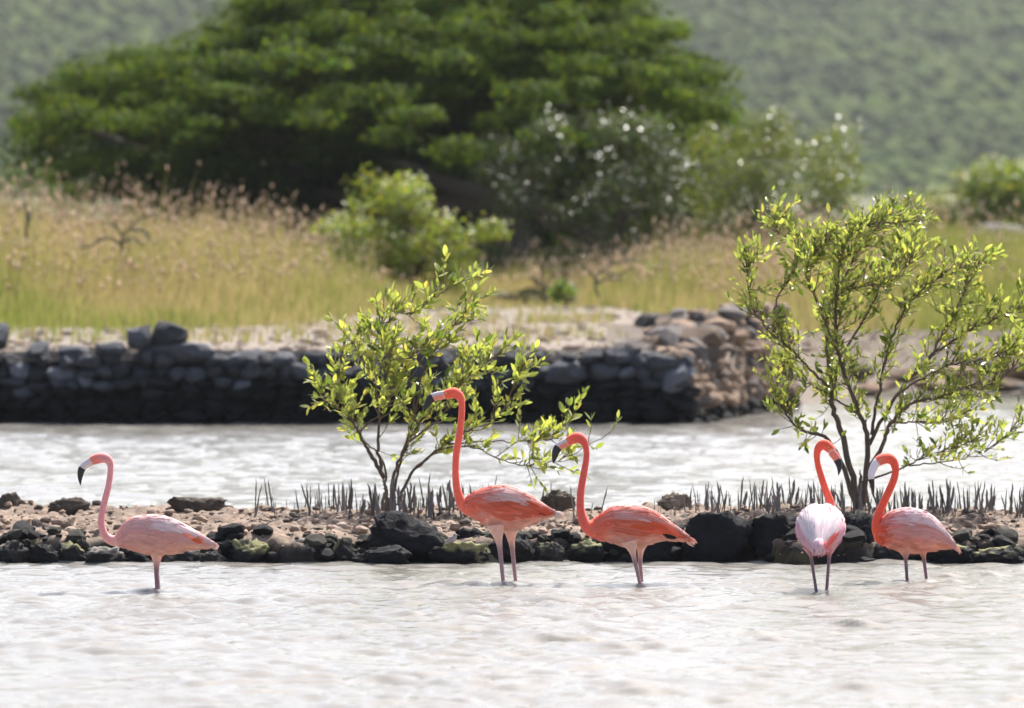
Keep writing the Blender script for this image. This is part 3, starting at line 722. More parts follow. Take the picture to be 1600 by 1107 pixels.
left_paths = [
    (.030, [(606, 798), (603, 765), (599, 742)], z2),
    (.019, [(599, 745), (576, 706), (560, 676), (545, 651), (512, 622), (488, 598)], (0, -.15)),
    (.016, [(600, 748), (590, 702), (592, 650), (584, 600), (566, 562), (552, 535)], (0, .1)),
    (.008, [(572, 560), (600, 512), (622, 490), (645, 490), (682, 462), (722, 440)], (.05, -.1)),
    (.016, [(610, 790), (616, 742), (636, 690), (650, 640), (662, 580), (688, 535), (712, 505), (742, 475)], (0, .15)),
    (.014, [(622, 790), (640, 742), (675, 712), (702, 690), (742, 668), (785, 640), (805, 600), (818, 572)], (0, -.2)),
    (.009, [(650, 730), (690, 702), (745, 700), (790, 722), (830, 727), (882, 715), (950, 678)], (-.05, -.45)),
    (.008, [(700, 694), (760, 690), (820, 692), (862, 684), (892, 655)], (-.05, .1)),
    (.012, [(612, 785), (626, 722), (655, 662), (700, 612), (742, 580), (788, 545)], (0, .3)),
    (.009, [(648, 650), (640, 590), (622, 545), (594, 530), (596, 495)], (0, -.1)),
    (.010, [(604, 770), (598, 720), (570, 690), (540, 640), (530, 590), (535, 545)], (0, .3)),
    (.009, [(640, 690), (690, 650), (720, 600), (735, 570)], (0, -.35)),
    (.008, [(560, 676), (600, 640), (620, 600), (640, 560), (668, 530)], (0, -.35)),
    (.008, [(655, 665), (620, 620), (600, 580), (610, 545)], (0, -.4))]
lm, lb = mangrove((606, 798), 38.75, left_paths, 'smaller leafy mangrove shrub behind the tallest flamingo\'s neck', 701, 46, .064, {3: .75, 6: .55, 4: .9, 7: .8})
right_paths = [
    (.046, [(1346, 800), (1347, 765), (1344, 735)], z2),
    (.022, [(1342, 738), (1300, 694), (1256, 674), (1228, 648), (1212, 608)], (0, -.2)),
    (.027, [(1343, 735), (1318, 690), (1302, 640), (1298, 598), (1291, 520), (1302, 470), (1328, 418), (1352, 368), (1392, 350), (1428, 345)], (0, .2)),
    (.024, [(1347, 740), (1356, 690), (1340, 640), (1312, 560), (1306, 490), (1312, 420), (1325, 375), (1380, 340)], (0, -.3)),
    (.013, [(1300, 610), (1266, 578), (1238, 548), (1200, 516), (1176, 480), (1167, 438), (1170, 400)], (.05, -.2)),
    (.009, [(1208, 520), (1212, 470), (1240, 425), (1252, 385), (1217, 365), (1208, 345)], (0, .25)),
    (.020, [(1352, 742), (1376, 702), (1392, 662), (1422, 632), (1470, 620), (1505, 608), (1560, 596), (1600, 552)], (0, -.25)),
    (.017, [(1358, 695), (1398, 622), (1450, 562), (1510, 520), (1562, 495), (1605, 472), (1650, 430)], (0, .3)),
    (.010, [(1350, 752), (1400, 736), (1440, 716), (1478, 704), (1520, 690)], (-.05, -.3)),
    (.007, [(1420, 728), (1480, 722), (1540, 704), (1592, 664)], (-.1, .1)),
    (.014, [(1362, 680), (1372, 620), (1390, 540), (1422, 472), (1470, 432), (1530, 410)], (0, -.1)),
    (.012, [(1305, 540), (1280, 480), (1262, 430), (1270, 400), (1295, 375)], (0, -.3)),
    (.012, [(1312, 560), (1350, 500), (1380, 440), (1400, 405), (1422, 375)], (0, .35)),
    (.010, [(1400, 620), (1440, 590), (1490, 570), (1545, 560), (1590, 540)], (0, -.35)),
    (.010, [(1345, 650), (1300, 620), (1262, 600), (1235, 590), (1218, 570)], (0, .3)),
    (.010, [(1390, 660), (1430, 660), (1480, 655), (1520, 640)], (0, .3)),
    (.009, [(1450, 562), (1480, 510), (1500, 470), (1515, 430)], (0, .2)),
    (.009, [(1302, 470), (1340, 450), (1390, 440), (1430, 400)], (0, -.4))]
rm, rb = mangrove((1346, 800), 38.8, right_paths, 'larger airy yellow-green mangrove on the right, behind the two rightmost flamingos', 702, 84, .052, {1: .55, 8: .6, 9: .5, 6: .9}, .6, (.12, 0, .22))

# breathing roots: pencil roots standing up from the mud round each mangrove
ROOTS = []
for k in range(9):
    r_ = np.random.default_rng(800 + k); z = np.linspace(0, 1, 8); bend = np.cumsum(r_.normal(size=(8, 2)) * .022, 0) + np.outer(z, r_.normal(size=2) * .10)
    P = np.stack([bend[:, 0], bend[:, 1], z], 1); V, Fq = tube(P, np.interp(z, [0, .15, .8, 1], [.11, .085, .055, .015]) * (1 + .2 * r_.normal(size=8)), 7)
    ROOTS.append(mesh('breathing_root', V, Fq, np.array((.21, .18, .165)) * r_.uniform(.55, 1.15), True, M_bark))
def roots(root, b, spots, seed):
    r_ = np.random.default_rng(seed)
    for (px, d, h, fat) in spots:
        x = (px - 800) / FPX * d; z = bank_z(np.array([x]), np.array([d]))[0]
        o = link('breathing_root', ROOTS[r_.integers(9)], root, Vector((x, d, max(z, -.05) - .02)) - Vector(b))
        o.scale = (h * fat, h * fat, h + .02); o.rotation_euler = (r_.normal() * .12, r_.normal() * .12, r_.uniform(0, 6.28))
r_ = np.random.default_rng(66); sp = []
for k in range(190):
    px = np.clip(r_.normal(625, 75), 384, 860) if k < 130 else r_.uniform(384, 560) if k < 165 else r_.uniform(560, 940)
    thick = abs(px - 620) < 90 and r_.random() < .35
    sp.append((px, r_.uniform(38.3, 39.2), r_.uniform(.07, .21), r_.uniform(.6, 1.1) if thick else r_.uniform(.22, .45)))
roots(lm, lb, sp, 67); sp = []
for k in range(300):
    px = r_.uniform(1100, 1625) if k < 275 else r_.uniform(1010, 1110)
    thick = r_.random() < .27 and px > 1120
    sp.append((px, r_.uniform(38.3, 39.2), r_.uniform(.08, .20) * (1 if px > 1100 else .8), r_.uniform(.55, 1.0) if thick else r_.uniform(.25, .5)))
roots(rm, rb, sp, 68)

# ------------------------------------------------------------------ flamingos
def lerp(a, b, t): return np.asarray(a) * (1 - t) + np.asarray(b) * t
def remeshed(acc, voxel, smooth_it, name, m, noise_amp=0):
    src_V, src_C = np.concatenate(acc.V), np.concatenate(acc.C)
    me0 = mesh('t', src_V, np.concatenate(acc.F)); o = bpy.data.objects.new('t', me0); C.objects.link(o)
    md = o.modifiers.new('r', 'REMESH'); md.mode = 'VOXEL'; md.voxel_size = voxel
    ms = o.modifiers.new('s', 'SMOOTH'); ms.factor = .5; ms.iterations = smooth_it
    me = bpy.data.meshes.new_from_object(o.evaluated_get(bpy.context.evaluated_depsgraph_get())); bpy.data.objects.remove(o); me.name = name
    n = len(me.vertices); co = np.empty(n * 3, np.float32); me.vertices.foreach_get('co', co); co = co.reshape(-1, 3)
    kd = kdtree.KDTree(len(src_V))
    for i, v in enumerate(src_V): kd.insert(v, i)
    kd.balance(); col = np.empty((n, 3))
    for i in range(n):
        f = kd.find_n(co[i], 5); w = np.array([1 / (q[2] + .004) ** 2 for q in f]); col[i] = (src_C[[q[1] for q in f]] * w[:, None]).sum(0) / w.sum()
    setcol(me, col); me.materials.clear(); me.materials.append(m)
    me.polygons.foreach_set('use_smooth', np.ones(len(me.polygons), bool)); return me

def flamingo(sp):
    d = sp['d']; s = d / FPX; r_ = np.random.default_rng(sp['seed'])
    o0 = pw(*sp['foot'], d); o0[2] = 0
    root = tag(empty('flamingo', o0), sp['label'], 'flamingo', 'flamingos wading in front of the bank')
    def L(px, py, y=0): return pw(px, py, d + y) - o0
    pal = sp['pal']; acc = Acc()
    # torso: stations (point, half-width, half-height); axis along the body
    rear = 'rear' in sp
    if rear: st = np.array([[*L(cx, (t + b) / 2, yy), hw * s, (b - t) / 2 * s] for yy, cx, hw, t, b in sp['rear']])
    else: st = np.array([[*L(x, (t + b) / 2), (b - t) / 2 * s * sp.get('wide', .8), (b - t) / 2 * s] for x, t, b in sp['body']])
    NS = 40; S = spline(st, NS); S[:, 3:] = np.maximum(S[:, 3:], .004); NA = 28
    A = np.linspace(0, 2 * math.pi, NA, endpoint=False)
    side = np.array((1.0, 0, 0)) if rear else np.array((0, 1.0, 0))
    def surf(u, a, off=0):
        """point on the torso at u in 0..1 (chest to tail for side birds), angle a (pi/2 = back)"""
        q = np.clip(u, 0, 1) * (NS - 1); i = min(int(q), NS - 2); f = q - i; c = S[i] * (1 - f) + S[i + 1] * f
        n = side * math.cos(a) + np.array((0, 0, 1.0)) * math.sin(a)
        return c[:3] + side * math.cos(a) * c[3] + np.array((0, 0, 1.0)) * math.sin(a) * c[4] + n * off
    V = [surf(i / (NS - 1), a) for i in range(NS) for a in A]; cols = []
    for i in range(NS):
        u = i / (NS - 1)
        for a in A:
            v = math.sin(a)
            body = lerp(pal['belly'], pal['flank'], np.clip((v + 1) / .9, 0, 1)) if v < 0 else lerp(pal['flank'], pal['back'], np.clip((v - .1) / .6, 0, 1))
            uu = 1 - u if rear else u
            c = lerp(pal['chest'], body, np.clip((uu - .08) / .27, 0, 1)); c = lerp(c, pal['tail'], np.clip((uu - .8) / .2, 0, 1)); cols.append(c)
    cols = np.array(cols); V = np.array(V)
    nz = fbm(V * np.array((9, 14, 16)) + sp['seed'], 3, sp['seed'])[:, None]; cols = np.clip(cols * (1 + .10 * nz), 0, .95)
    V = np.concatenate([V, S[:1, :3], S[-1:, :3]]); Fq = []
    for i in range(NS - 1):
        for j in range(NA):
            k = (j + 1) % NA; Fq += [(i * NA + j, i * NA + k, (i + 1) * NA + k), (i * NA + j, (i + 1) * NA + k, (i + 1) * NA + j)]
    for j in range(NA):
        k = (j + 1) % NA; Fq += [(NS * NA, k, j), (NS * NA + 1, (NS - 1) * NA + j, (NS - 1) * NA + k)]
    acc.add(V, np.array(Fq), np.concatenate([cols, cols[:1], cols[-1:]]))
    # neck and head
    nk = np.array([[*L(p[0], p[1], p[3] if len(p) > 3 else 0), p[2] * s] for p in sp['neck']])
    nk[-5:-1, 3] *= 1.10; N = spline(nk, 70); V, Fq = tube(N[:, :3], N[:, 3], 14); t = np.repeat(np.linspace(0, 1, 70), 14)
    c = np.array([lerp(lerp(pal['chest'], pal['neck'], np.clip(q / .3, 0, 1)), pal['head'], np.clip((q - .72) / .15, 0, 1)) for q in t]); c = np.concatenate([c, c[:1], c[-1:]])
    tf = np.concatenate([t, [0, 1]]); face = np.clip((tf - .955) / .03, 0, 1)[:, None]; c = c * (1 - face) + face * np.array(pal['face'])
    acc.add(V, Fq, c)
    # legs, feathered thighs tapering into bare shanks that go on below the surface
    for lg in sp['legs']:
        P = np.array([[*L(x, y, yy), w / 2 * s] for x, y, w, yy in lg]); last = P[-1].copy(); dv = (P[-1] - P[-2]); last[:3] += dv[:3] / np.linalg.norm(dv[:3]) * .28; P = np.vstack([P, last])
        Q = spline(P, 30); V, Fq = tube(Q[:, :3], np.maximum(Q[:, 3], .0075) * 1.08, 12); t = np.repeat(Q[:, 2], 12)
        zt = L(*sp['hock'])[2]
        k = np.clip((t - zt + .02) / .05, 0, 1)[:, None]; c = np.array(pal['leg']) * (1 - k) + np.array(pal['belly']) * k
        acc.add(V, Fq, np.concatenate([c, c[:1], c[-1:]]))
    link('body', remeshed(acc, .0046, 5, 'body', M_feather), root)
    # bill: pale base and black hooked tip
    bl = np.array([[*L(p[0], p[1], p[3] if len(p) > 3 else 0), p[2] * s] for p in sp['bill']]); B = spline(bl, 36); cut = sp['cut']
    k = int(cut * 35); sa = np.cross(B[k, :3] - B[0, :3], B[-1, :3] - B[k, :3]); sa /= np.linalg.norm(sa)
    for nm, sl, par in (('bill', slice(0, k + 1), root), ('bill_tip', slice(k, 36), None)):
        Q = B[sl]; V, Fq = tube(Q[:, :3], np.maximum(Q[:, 3], .0012) * (1.05 if nm == 'bill' else 1.12), 14, .72, sa)
        if nm == 'bill':
            T0 = np.gradient(Q[:, :3], axis=0); cc = []
            for i in range(len(Q)):
                for j in range(14):
                    o_ = V[i * 14 + j] - Q[i, :3]; w = np.cross(T0[i] / np.linalg.norm(T0[i]), sa); h = o_.dot(w) / (Q[i, 3] + 1e-9)
                    if w[2] < 0: h = -h
                    cc.append(pal['bill_up'] if h > sp.get('ridge', -.05) else (.12, .07, .07) if h > sp.get('ridge', -.05) - .16 else pal['bill_low'])
            cc = np.array(cc + [cc[0], cc[-1]]); bill = link('bill', mesh('bill', V, Fq, cc, True, M_bill), root)
        else: link('bill_tip', mesh('bill_tip', V, Fq, (.014, .013, .016), True, M_bill), bill)
    # eyes
    hd = N[int(sp.get('eye', .90) * 69)]; tn = N[int(sp.get('eye', .90) * 69) + 1, :3] - hd[:3]; tn /= np.linalg.norm(tn); sd = np.cross(tn, (0, 0, 1)); sd /= np.linalg.norm(sd)
    upv = np.cross(sd, tn)
    for g in (-1, 1):
        V, Fe = ico(2); link('eye', mesh('eye', V * .0048 + hd[:3] + sd * g * hd[3] * .93 + upv * hd[3] * .25, Fe, None, True, M_eye), root)
    # folded wings: overlapping feathers laid over the back and flanks
    def feather(acc, u, a, du, da, w, off, col, lift=.004, seg=6):
        V = []; F_ = []
        for i in range(seg):
            f = i / (seg - 1); ww = w * math.sin(math.pi * (.12 + .80 * f)) ** .7 * (1 if f < .98 else .35)
            for g in (-1, 0, 1):
                uu = u + du * f; rr = max(.02, np.linalg.norm(surf(uu, a + da * f) - S[min(int(np.clip(uu, 0, 1) * (NS - 1)), NS - 1), :3]))
                V.append(surf(uu, a + da * f + g * ww / rr, off + lift * f + (.0035 if g == 0 else 0)))
        for i in range(seg - 1):
            q = i * 3; F_ += [(q, q + 1, q + 4), (q, q + 4, q + 3), (q + 1, q + 2, q + 5), (q + 1, q + 5, q + 4)]
        acc.add(np.array(V), np.array(F_), np.clip(col, 0, .95))
    for g in (0, 1):
        wg = Acc()
        for row in range(14):
            fr = row / 13
            for j in range(11):
                u = .14 + .066 * j + r_.normal() * .02; el = R(78 - 92 * fr) + r_.normal() * .05
                if el < R(-14) or (u < .26 and fr > .75): continue
                a = math.pi - el if g else el
                if rear: uu, du = 1 - u, -1
                else: uu, du = u, 1
                top = pal['scap'] if fr < .55 else pal['covert']
                mixv = np.clip(vnoise(np.array([[u * 6 + sp['seed'], fr * 5, g * 9.0]]), 3)[0] * 1.1 + .5 + r_.normal() * .22, 0, 1)
                col = lerp(top, pal['covert'] if fr < .55 else pal['flank'], mixv * sp.get('patch', .6)); col = lerp(pal['chest'], col, np.clip((u - .1) / .22, 0, 1))
                if sp.get('rump') and u > .62 and .45 < fr < .95: col = lerp(col, pal['rump'], .8)
                ln = r_.uniform(.17, .30) * (1.15 if u > .5 else .8)
                feather(wg, uu, a, du * min(ln, 1.0 - u), (-1 if not g else 1) * -.0 + (1 if g else -1) * r_.uniform(.05, .22), r_.uniform(.0065, .0115), .0015 + .0045 * (1 - fr) * u, col * r_.uniform(.86, 1.08), .006)
        for (u, el, ln) in (sp.get('patches', []) if not (rear and g) else []):
            a = R(180 - el) if g else R(el)
            uu, du = (1 - u, -ln) if rear else (u, ln)
            feather(wg, uu, a, du, (1 if g else -1) * .12, r_.uniform(.007, .010), .0085, lerp(pal['rump'], pal['scap'] if rear else pal['flank'], r_.uniform(0, .55)) * r_.uniform(.85, 1.1), .006)
        link('wing', wg.mesh('wing', M_quill), root)
    cf = Acc()                                              # small body feathers on breast, flanks and belly
    for k in range(300):
        u = r_.uniform(.05, .86); el = R(r_.uniform(-80, 100)); g = k % 2; a = math.pi - el if g else el; v = math.sin(el)
        c = lerp(pal['belly'], pal['flank'], np.clip((v + 1) / .9, 0, 1)) if v < 0 else lerp(pal['flank'], pal['back'], np.clip((v - .1) / .6, 0, 1))
        c = lerp(pal['chest'], c, np.clip((u - .08) / .27, 0, 1)); c = lerp(c, pal['scap'], max(0, r_.normal() * .16))
        if v > -.1 and u > .3: continue
        feather(cf, 1 - u if rear else u, a, (-1 if rear else 1) * r_.uniform(.06, .10), (1 if g else -1) * r_.uniform(-.05, .15), r_.uniform(.008, .013), .0005, c * r_.uniform(.9, 1.1), .0065, 4)
    link('body_feathers', cf.mesh('body_feathers', M_quill), root)
    tl = Acc()
    for k in range(11):                                     # tail feathers
        a = R(-20 + 220 * k / 10); u0 = .80 if not rear else .20; du = (.205 if not rear else -.205) * r_.uniform(.85, 1.0)
        feather(tl, u0, a, du, 0, .013, .002, lerp(pal['tail'], pal['scap'], r_.random() * .6), .008)
    tip = np.array(L(*sp['tail_tip']) if not rear else L(1278, 868, -.27)); bs = surf(.93 if not rear else .07, math.pi / 2) * .5 + surf(.93 if not rear else .07, -math.pi / 2) * .5
    for k in range(9):
        e = tip + r_.normal(size=3) * (.006, .012, .006) * (1.6 if rear else 1); mid = (bs + e) / 2 + r_.normal(size=3) * .006
        P = spline([bs, mid, e], 7); V, Fq = tube(P, np.array([.010, .012, .011, .009, .007, .004, .001]), 6, .35, (0, 1, 0) if not rear else (1, 0, 0)); tl.add(V, Fq, lerp(pal['tail'], pal['tip'], sp.get('white_tail', .0) + (1 - sp.get('white_tail', 0)) * r_.random()))
    if rear:                                                # ragged feathers hanging below the folded wings
        for k in range(26):
            x = r_.uniform(1262, 1299); y0 = 842 + .02 * (x - 1279) ** 2 * -.3; e = (x + (1279 - x) * .35 + r_.normal() * 3, r_.uniform(860, 871))
            yy = -.305 + abs(x - 1279) / 18 * .10
            P = spline([L(x, y0, yy + .03), L((x + e[0]) / 2, (y0 + e[1]) / 2, yy - .012), L(*e, yy - .005)], 7)
            V, Fq = tube(P, np.array([.007, .010, .010, .009, .007, .004, .001]), 6, .4, (0, 1, 0)); tl.add(V, Fq, lerp((.80, .42, .52), pal['scap'] if x < 1284 else pal['rump'], r_.random() * .9))
    link('tail', tl.mesh('tail', M_quill), root)
    if sp.get('black'):
        ac = Acc()
        for k in range(3):
            x, y = sp['black']; a0 = L(x - 24 - k, y - 5 + k * 1.5, -.055 + .01 * k); a1 = L(x + 3 - 2 * k, y + 1 + k, -.030)
            V, Fq = tube(spline([a0, (a0 + a1) / 2 + (0, -.008, .002), a1], 7), np.array([.003, .006, .007, .007, .006, .004, .001]), 6, .5, (0, 1, 0)); ac.add(V, Fq, (.02, .018, .02))
        link('flight_feathers', ac.mesh('flight_feathers', M_quill), root)
    root.rotation_euler = (0, 0, sp.get('yaw', 0))
    return root

CORAL = dict(neck=(.90, .155, .10), head=(.90, .14, .08), chest=(.90, .18, .11), flank=(.90, .26, .17), back=(.84, .45, .38), belly=(.84, .50, .40), tail=(.82, .34, .24), tip=(.88, .76, .68),
             scap=(.86, .58, .53), covert=(.80, .16, .085), rump=(.80, .10, .03), leg=(.38, .25, .26), face=(.82, .60, .56), bill_up=(.62, .56, .58), bill_low=(.82, .25, .17))
PALE_P = dict(CORAL, neck=(.78, .34, .34), head=(.78, .22, .18), chest=(.82, .42, .38), flank=(.83, .45, .37), back=(.87, .66, .62), belly=(.84, .46, .36), tail=(.85, .56, .46), tip=(.88, .72, .62),
              scap=(.87, .66, .65), covert=(.82, .40, .37), rump=(.80, .14, .05), leg=(.30, .17, .20), face=(.74, .66, .66), bill_up=(.62, .52, .56), bill_low=(.78, .58, .50))
WHITE_P = dict(CORAL, neck=(.82, .125, .075), head=(.82, .12, .07), chest=(.85, .55, .55), flank=(.82, .46, .52), back=(.88, .74, .76), belly=(.80, .36, .38), tail=(.82, .50, .55), tip=(.84, .66, .66),
               scap=(.88, .76, .78), covert=(.84, .50, .57), rump=(.78, .12, .10), leg=(.24, .17, .20), face=(.8, .45, .4), bill_up=(.80, .20, .13), bill_low=(.80, .20, .13))
RED_P = dict(CORAL, neck=(.80, .115, .065), head=(.80, .16, .11), chest=(.80, .105, .045), flank=(.82, .28, .20), back=(.87, .62, .58), belly=(.82, .36, .26), tail=(.82, .40, .33), tip=(.86, .68, .56),
             scap=(.87, .64, .64), covert=(.83, .42, .40), leg=(.26, .17, .19), face=(.80, .68, .66), bill_up=(.74, .68, .72), bill_low=(.80, .66, .64))
flamingo(dict(seed=11, d=34.0, foot=(246.5, 923), label='palest pink flamingo, leftmost of the five and standing alone', pal=PALE_P, patch=.55, patches=[(.66, 22, .08), (.72, 6, .09), (.76, 26, .07)],
    body=[(178, 838, 851), (186, 828, 854), (202, 812, 858), (230, 806.5, 866), (246, 807, 869), (262, 809.5, 866), (287, 821, 862), (310, 835, 857.5), (327, 846, 856), (336, 852, 856)],
    neck=[(205, 836, 15), (185, 845, 9.6), (169, 841.5, 7.3), (160.8, 829, 6.1), (158.3, 812, 5.5), (163, 786, 5.3), (170, 758, 5.0), (173, 731, 5.0), (170, 720, 6.0), (162.5, 715.5, 7.4), (153, 716.5, 7.7), (145.5, 719.5, 6.9), (141, 722, 6)],
    bill=[(143, 721, 6.6), (135.5, 725.5, 6.0), (129, 731.5, 5.4), (126.3, 739, 4.7), (125.4, 748, 3.1), (126, 758, .7)], cut=.42,
    legs=[[(243, 856, 26, -.02), (243.5, 869, 15, -.02), (244, 881, 9.0, -.02), (244, 893, 7.2, -.02), (246, 923, 7.4, -.02)], [(247, 856, 24, .03), (247, 869, 14, .03), (246.5, 881, 8.0, .03), (246, 893, 6.4, .03), (248, 921, 6.6, .03)]], hock=(245, 884), tail_tip=(341, 856.5), yaw=.05))
flamingo(dict(seed=12, d=34.66, foot=(796, 912), label='tallest flamingo, coral with neck stretched straight up, second from left', pal=CORAL, rump=True, patch=.65, patches=[(.50, 12, .16), (.56, 2, .17), (.62, 20, .16), (.68, 8, .15), (.73, 24, .14), (.60, 32, .14)], ridge=.35, black=(851, 804), white_tail=.8,
    body=[(722, 782, 800), (730, 777, 804), (746, 768, 813), (774, 760.5, 829), (800, 762, 831), (828, 774, 822), (846, 787, 813), (860, 797, 807), (868, 801, 806.5)],
    neck=[(748, 794, 17), (733, 794, 13), (721, 785, 9), (714.3, 766, 6.6), (711.8, 740, 5.6), (713, 709, 5.6), (718, 679, 5.8), (721, 650, 5.4), (721.5, 632, 5.3), (718.5, 620.5, 6.4), (711, 614.5, 7.6), (702.5, 615.2, 7.4), (696, 617, 6.6), (692, 618, 6)],
    bill=[(694, 617.5, 6.6), (686, 618.6, 6.5), (679, 620.5, 6.6), (672.8, 624, 6.2), (668.4, 630, 5.0), (665, 636.5, 3.4), (662.6, 643, .9)], cut=.42,
    legs=[[(776, 820, 30, -.045), (778.5, 838, 15, -.045), (781, 853, 8.6, -.045), (783.5, 877, 6.8, -.045), (787, 912, 6.2, -.045)], [(798, 822, 28, .045), (798, 840, 13.5, .045), (799.8, 856, 8, .045), (802.4, 882, 6.4, .045), (805.5, 912, 5.8, .045)]], hock=(790, 853), tail_tip=(882, 808), yaw=-.04))
flamingo(dict(seed=13, d=34.6, foot=(1001, 913), label='deep coral flamingo in the middle, third from left, with legs close together', pal=dict(CORAL, neck=(.78, .13, .10), scap=(.85, .50, .45)), rump=True, patch=.7, patches=[(.46, 4, .18), (.53, -6, .18), (.58, 14, .17), (.63, 2, .16), (.68, 22, .15), (.72, 8, .14)], ridge=.3, black=(1056, 840),
    body=[(918, 816, 838), (928, 812, 841), (942, 802, 845), (956, 794, 849), (981, 791.5, 855), (1006, 793.5, 854), (1028, 803, 848), (1048, 818, 845), (1066, 831.5, 845), (1078, 841, 848)],
    neck=[(948, 826, 18), (931, 829, 13.5), (917, 823, 9.8), (909.3, 807, 7.4), (906.6, 789, 6.3), (908, 764, 5.9), (913, 736, 5.5), (916.4, 713, 5.0), (915.2, 698, 5.3), (910, 688, 6.9), (902, 684, 8), (893.5, 686.5, 7.4), (888, 690, 6.5), (885, 691.5, 6)],
    bill=[(888, 690.5, 6.9), (881, 693.6, 6.6), (874, 697.8, 6.2), (869.4, 703.5, 5.8), (867, 711, 4.6), (865.6, 718, 3.0), (864.7, 724, .6)], cut=.38,
    legs=[[(984, 845, 28, -.04), (988, 861, 12, -.04), (991.5, 877, 6.8, -.04), (999.6, 912, 5.6, -.04)], [(1003, 845, 26, .04), (1001.5, 860, 11, .04), (1000.6, 878, 6.8, .04), (1003.6, 914, 5.6, .04)]], hock=(995, 872), tail_tip=(1087, 850), yaw=.03))
flamingo(dict(seed=14, d=33.95, foot=(1283, 924), label='whitish-bodied flamingo seen from behind with a red neck, second from right', pal=WHITE_P, patch=.35, patches=[(.72, 8, .20), (.76, -4, .18), (.78, 18, .17)],
    rear=[(-.29, 1279, 4, 856, 866), (-.24, 1279, 12, 838, 868), (-.15, 1280, 26, 811, 867), (-.05, 1281.5, 35.5, 793, 863), (.05, 1282, 37, 788, 859), (.15, 1284, 33, 790, 852), (.23, 1287, 24, 797, 843), (.29, 1290, 12, 808, 832), (.31, 1291, 4, 816, 824)],
    neck=[(1289, 825, 16, .18), (1293, 812, 12, .27), (1297, 797, 8.6, .31), (1297.4, 785, 6.7, .31), (1290.5, 767, 5.9, .30), (1282, 741, 5.5, .30), (1277, 721, 5, .30), (1277, 706, 5.3, .29), (1282, 697, 6.9, .28), (1289.5, 695.5, 7.9, .27), (1297, 701.5, 7.1, .26), (1300.5, 707.5, 6.2, .25)],
    bill=[(1299.5, 707, 6.2, .25), (1305, 713.5, 6.3, .245), (1309, 720, 5.8, .24), (1311, 727, 4.5, .235), (1311.3, 735, 2.7, .23), (1310, 743, .6, .23)], cut=.38,
    legs=[[(1266, 855, 24, -.02), (1267, 866, 10, -.02), (1268, 875, 5.6, -.02), (1275.3, 923, 5.2, -.02)], [(1298, 850, 24, .02), (1297, 862, 11, .02), (1295.6, 871, 6, .02), (1291.5, 925, 5.4, .02)]], hock=(1280, 868), tail_tip=(1278, 868)))
flamingo(dict(seed=15, d=34.82, foot=(1432, 909), label='rightmost flamingo, red-chested with a pale pink back and curved neck', pal=RED_P, patch=.4,
    body=[(1366, 826, 846), (1373, 816, 850), (1381, 808, 853), (1391, 801, 857), (1412, 795.5, 863), (1434, 796.5, 865), (1456, 806.5, 861), (1471, 821, 858.5), (1484, 839, 857), (1493, 851, 860)],
    neck=[(1396, 832, 19), (1381, 838, 14), (1371.5, 829, 9.8), (1370, 812, 7.4), (1376.5, 794.5, 6.6), (1386.5, 772.5, 6.3, -.01), (1396, 750.5, 6, -.02), (1399, 735, 5.8, -.02), (1396, 722.5, 6.6, -.02), (1388, 716.5, 7.6, -.03), (1378, 717.5, 8, -.04), (1371, 721.5, 7.2, -.05), (1368, 724, 6.4, -.055)],
    bill=[(1370, 722, 7.2, -.05), (1364.5, 730, 6.8, -.06), (1361, 739, 6.2, -.07), (1360.3, 748, 5.2, -.075), (1361.8, 757, 4, -.07), (1363.6, 766, 2, -.06), (1364.5, 772, .6, -.055)], cut=.52,
    legs=[[(1413, 855, 26, -.04), (1414.4, 867, 12, -.04), (1414.8, 875, 6.2, -.04), (1417, 908, 5.4, -.04)], [(1441, 855, 26, .04), (1443, 866, 11, .04), (1444, 873, 6.4, .04), (1448.8, 911, 5.2, .04)]], hock=(1428, 871), tail_tip=(1501, 863), wide=.85, yaw=.04))

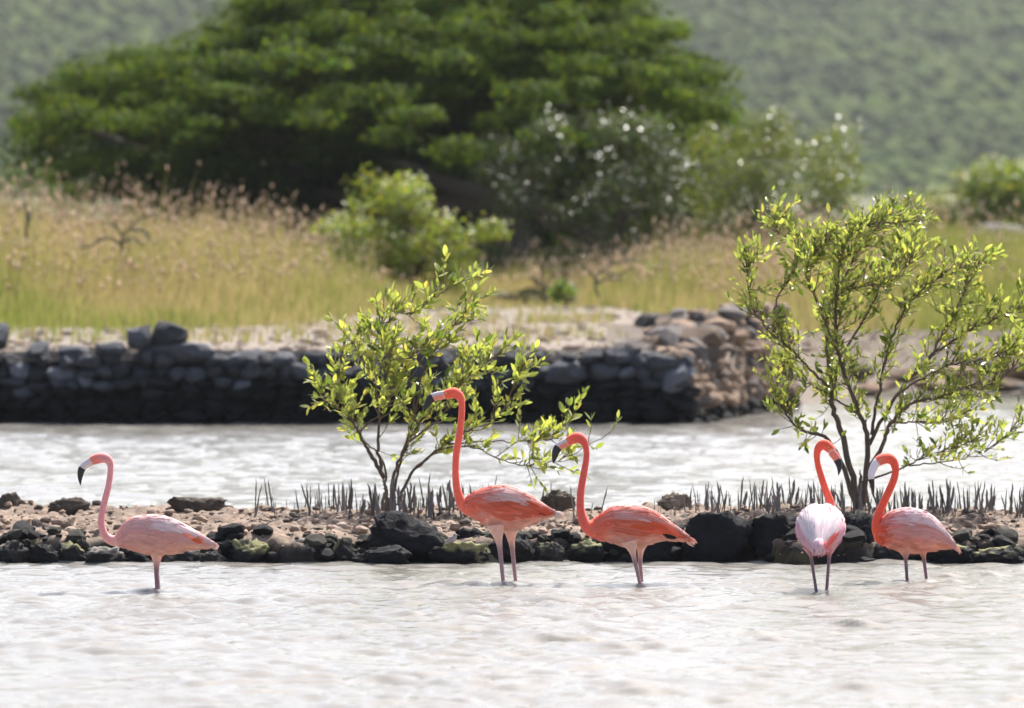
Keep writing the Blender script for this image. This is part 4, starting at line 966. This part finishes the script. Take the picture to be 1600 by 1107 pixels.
# ------------------------------------------------------------------ the small grey bird on its rock
b = pw(704, 853, 36.5); root = tag(empty('shorebird', b), 'tiny grey shorebird perched on a rock left of the tallest flamingo\'s legs', 'bird')
def LB(x, y, yy=0): return pw(x, y, 36.5 + yy) - b
acc = Acc(); G1, G2 = (.22, .215, .21), (.40, .39, .38)
P = spline([LB(695, 849), LB(699, 846.5), LB(704, 844), (LB(708, 842)), LB(710.5, 839), LB(711.5, 836.5), LB(713.5, 835.8)], 24)
rr = np.interp(np.linspace(0, 1, 24), [0, .15, .4, .58, .7, .82, .95, 1], np.array([1.0, 2.6, 5.2, 4.6, 3.0, 3.3, 2.4, .8]) * .00365)
V, Fq = tube(P, rr, 12); acc.add(V, Fq, np.where((V[:, 2] > np.interp(V[:, 0], P[:, 0], P[:, 2]))[:, None], G1, G2))
for yy in (-.006, .006): V, Fq = tube(spline([LB(705, 845, yy), LB(705.5, 850, yy), LB(705, 854, yy)], 6), .0014, 6); acc.add(V, Fq, (.1, .1, .1))
link('body', remeshed(acc, .0012, 3, 'body', M_feather), root)
V, Fq = tube(spline([LB(713, 836), LB(715.5, 836.6), LB(718, 837.6)], 6), np.linspace(.0028, .0006, 6), 6); link('bill', mesh('bill', V, Fq, (.03, .03, .03), True, M_bill), root)
V, Fe = ico(2); link('eye', mesh('eye', V * .0016 + LB(712, 835.6, -.011), Fe, (.02, .02, .02), True, M_bill), root)

# ------------------------------------------------------------------ haze
hz = mesh('haze', np.array([(x, y, z) for z in (-1.5, 330) for y in (-450, 2700) for x in (-1000, 1000)], float), np.array([(0, 2, 3, 1), (4, 5, 7, 6), (0, 1, 5, 4), (2, 6, 7, 3), (0, 4, 6, 2), (1, 3, 7, 5)]), None, False)
m = bpy.data.materials.new('haze'); m.use_nodes = True; nt = m.node_tree; nt.nodes.remove(nt.nodes['Principled BSDF'])
pv = nt.nodes.new('ShaderNodeVolumePrincipled'); pv.inputs['Color'].default_value = (.90, .94, .97, 1); pv.inputs['Density'].default_value = .00011
nt.links.new(pv.outputs[0], nt.nodes['Material Output'].inputs['Volume']); hz.materials.append(m)
tag(link('haze', hz), 'thin pale haze over the lagoon and hills', 'haze', kind='stuff')
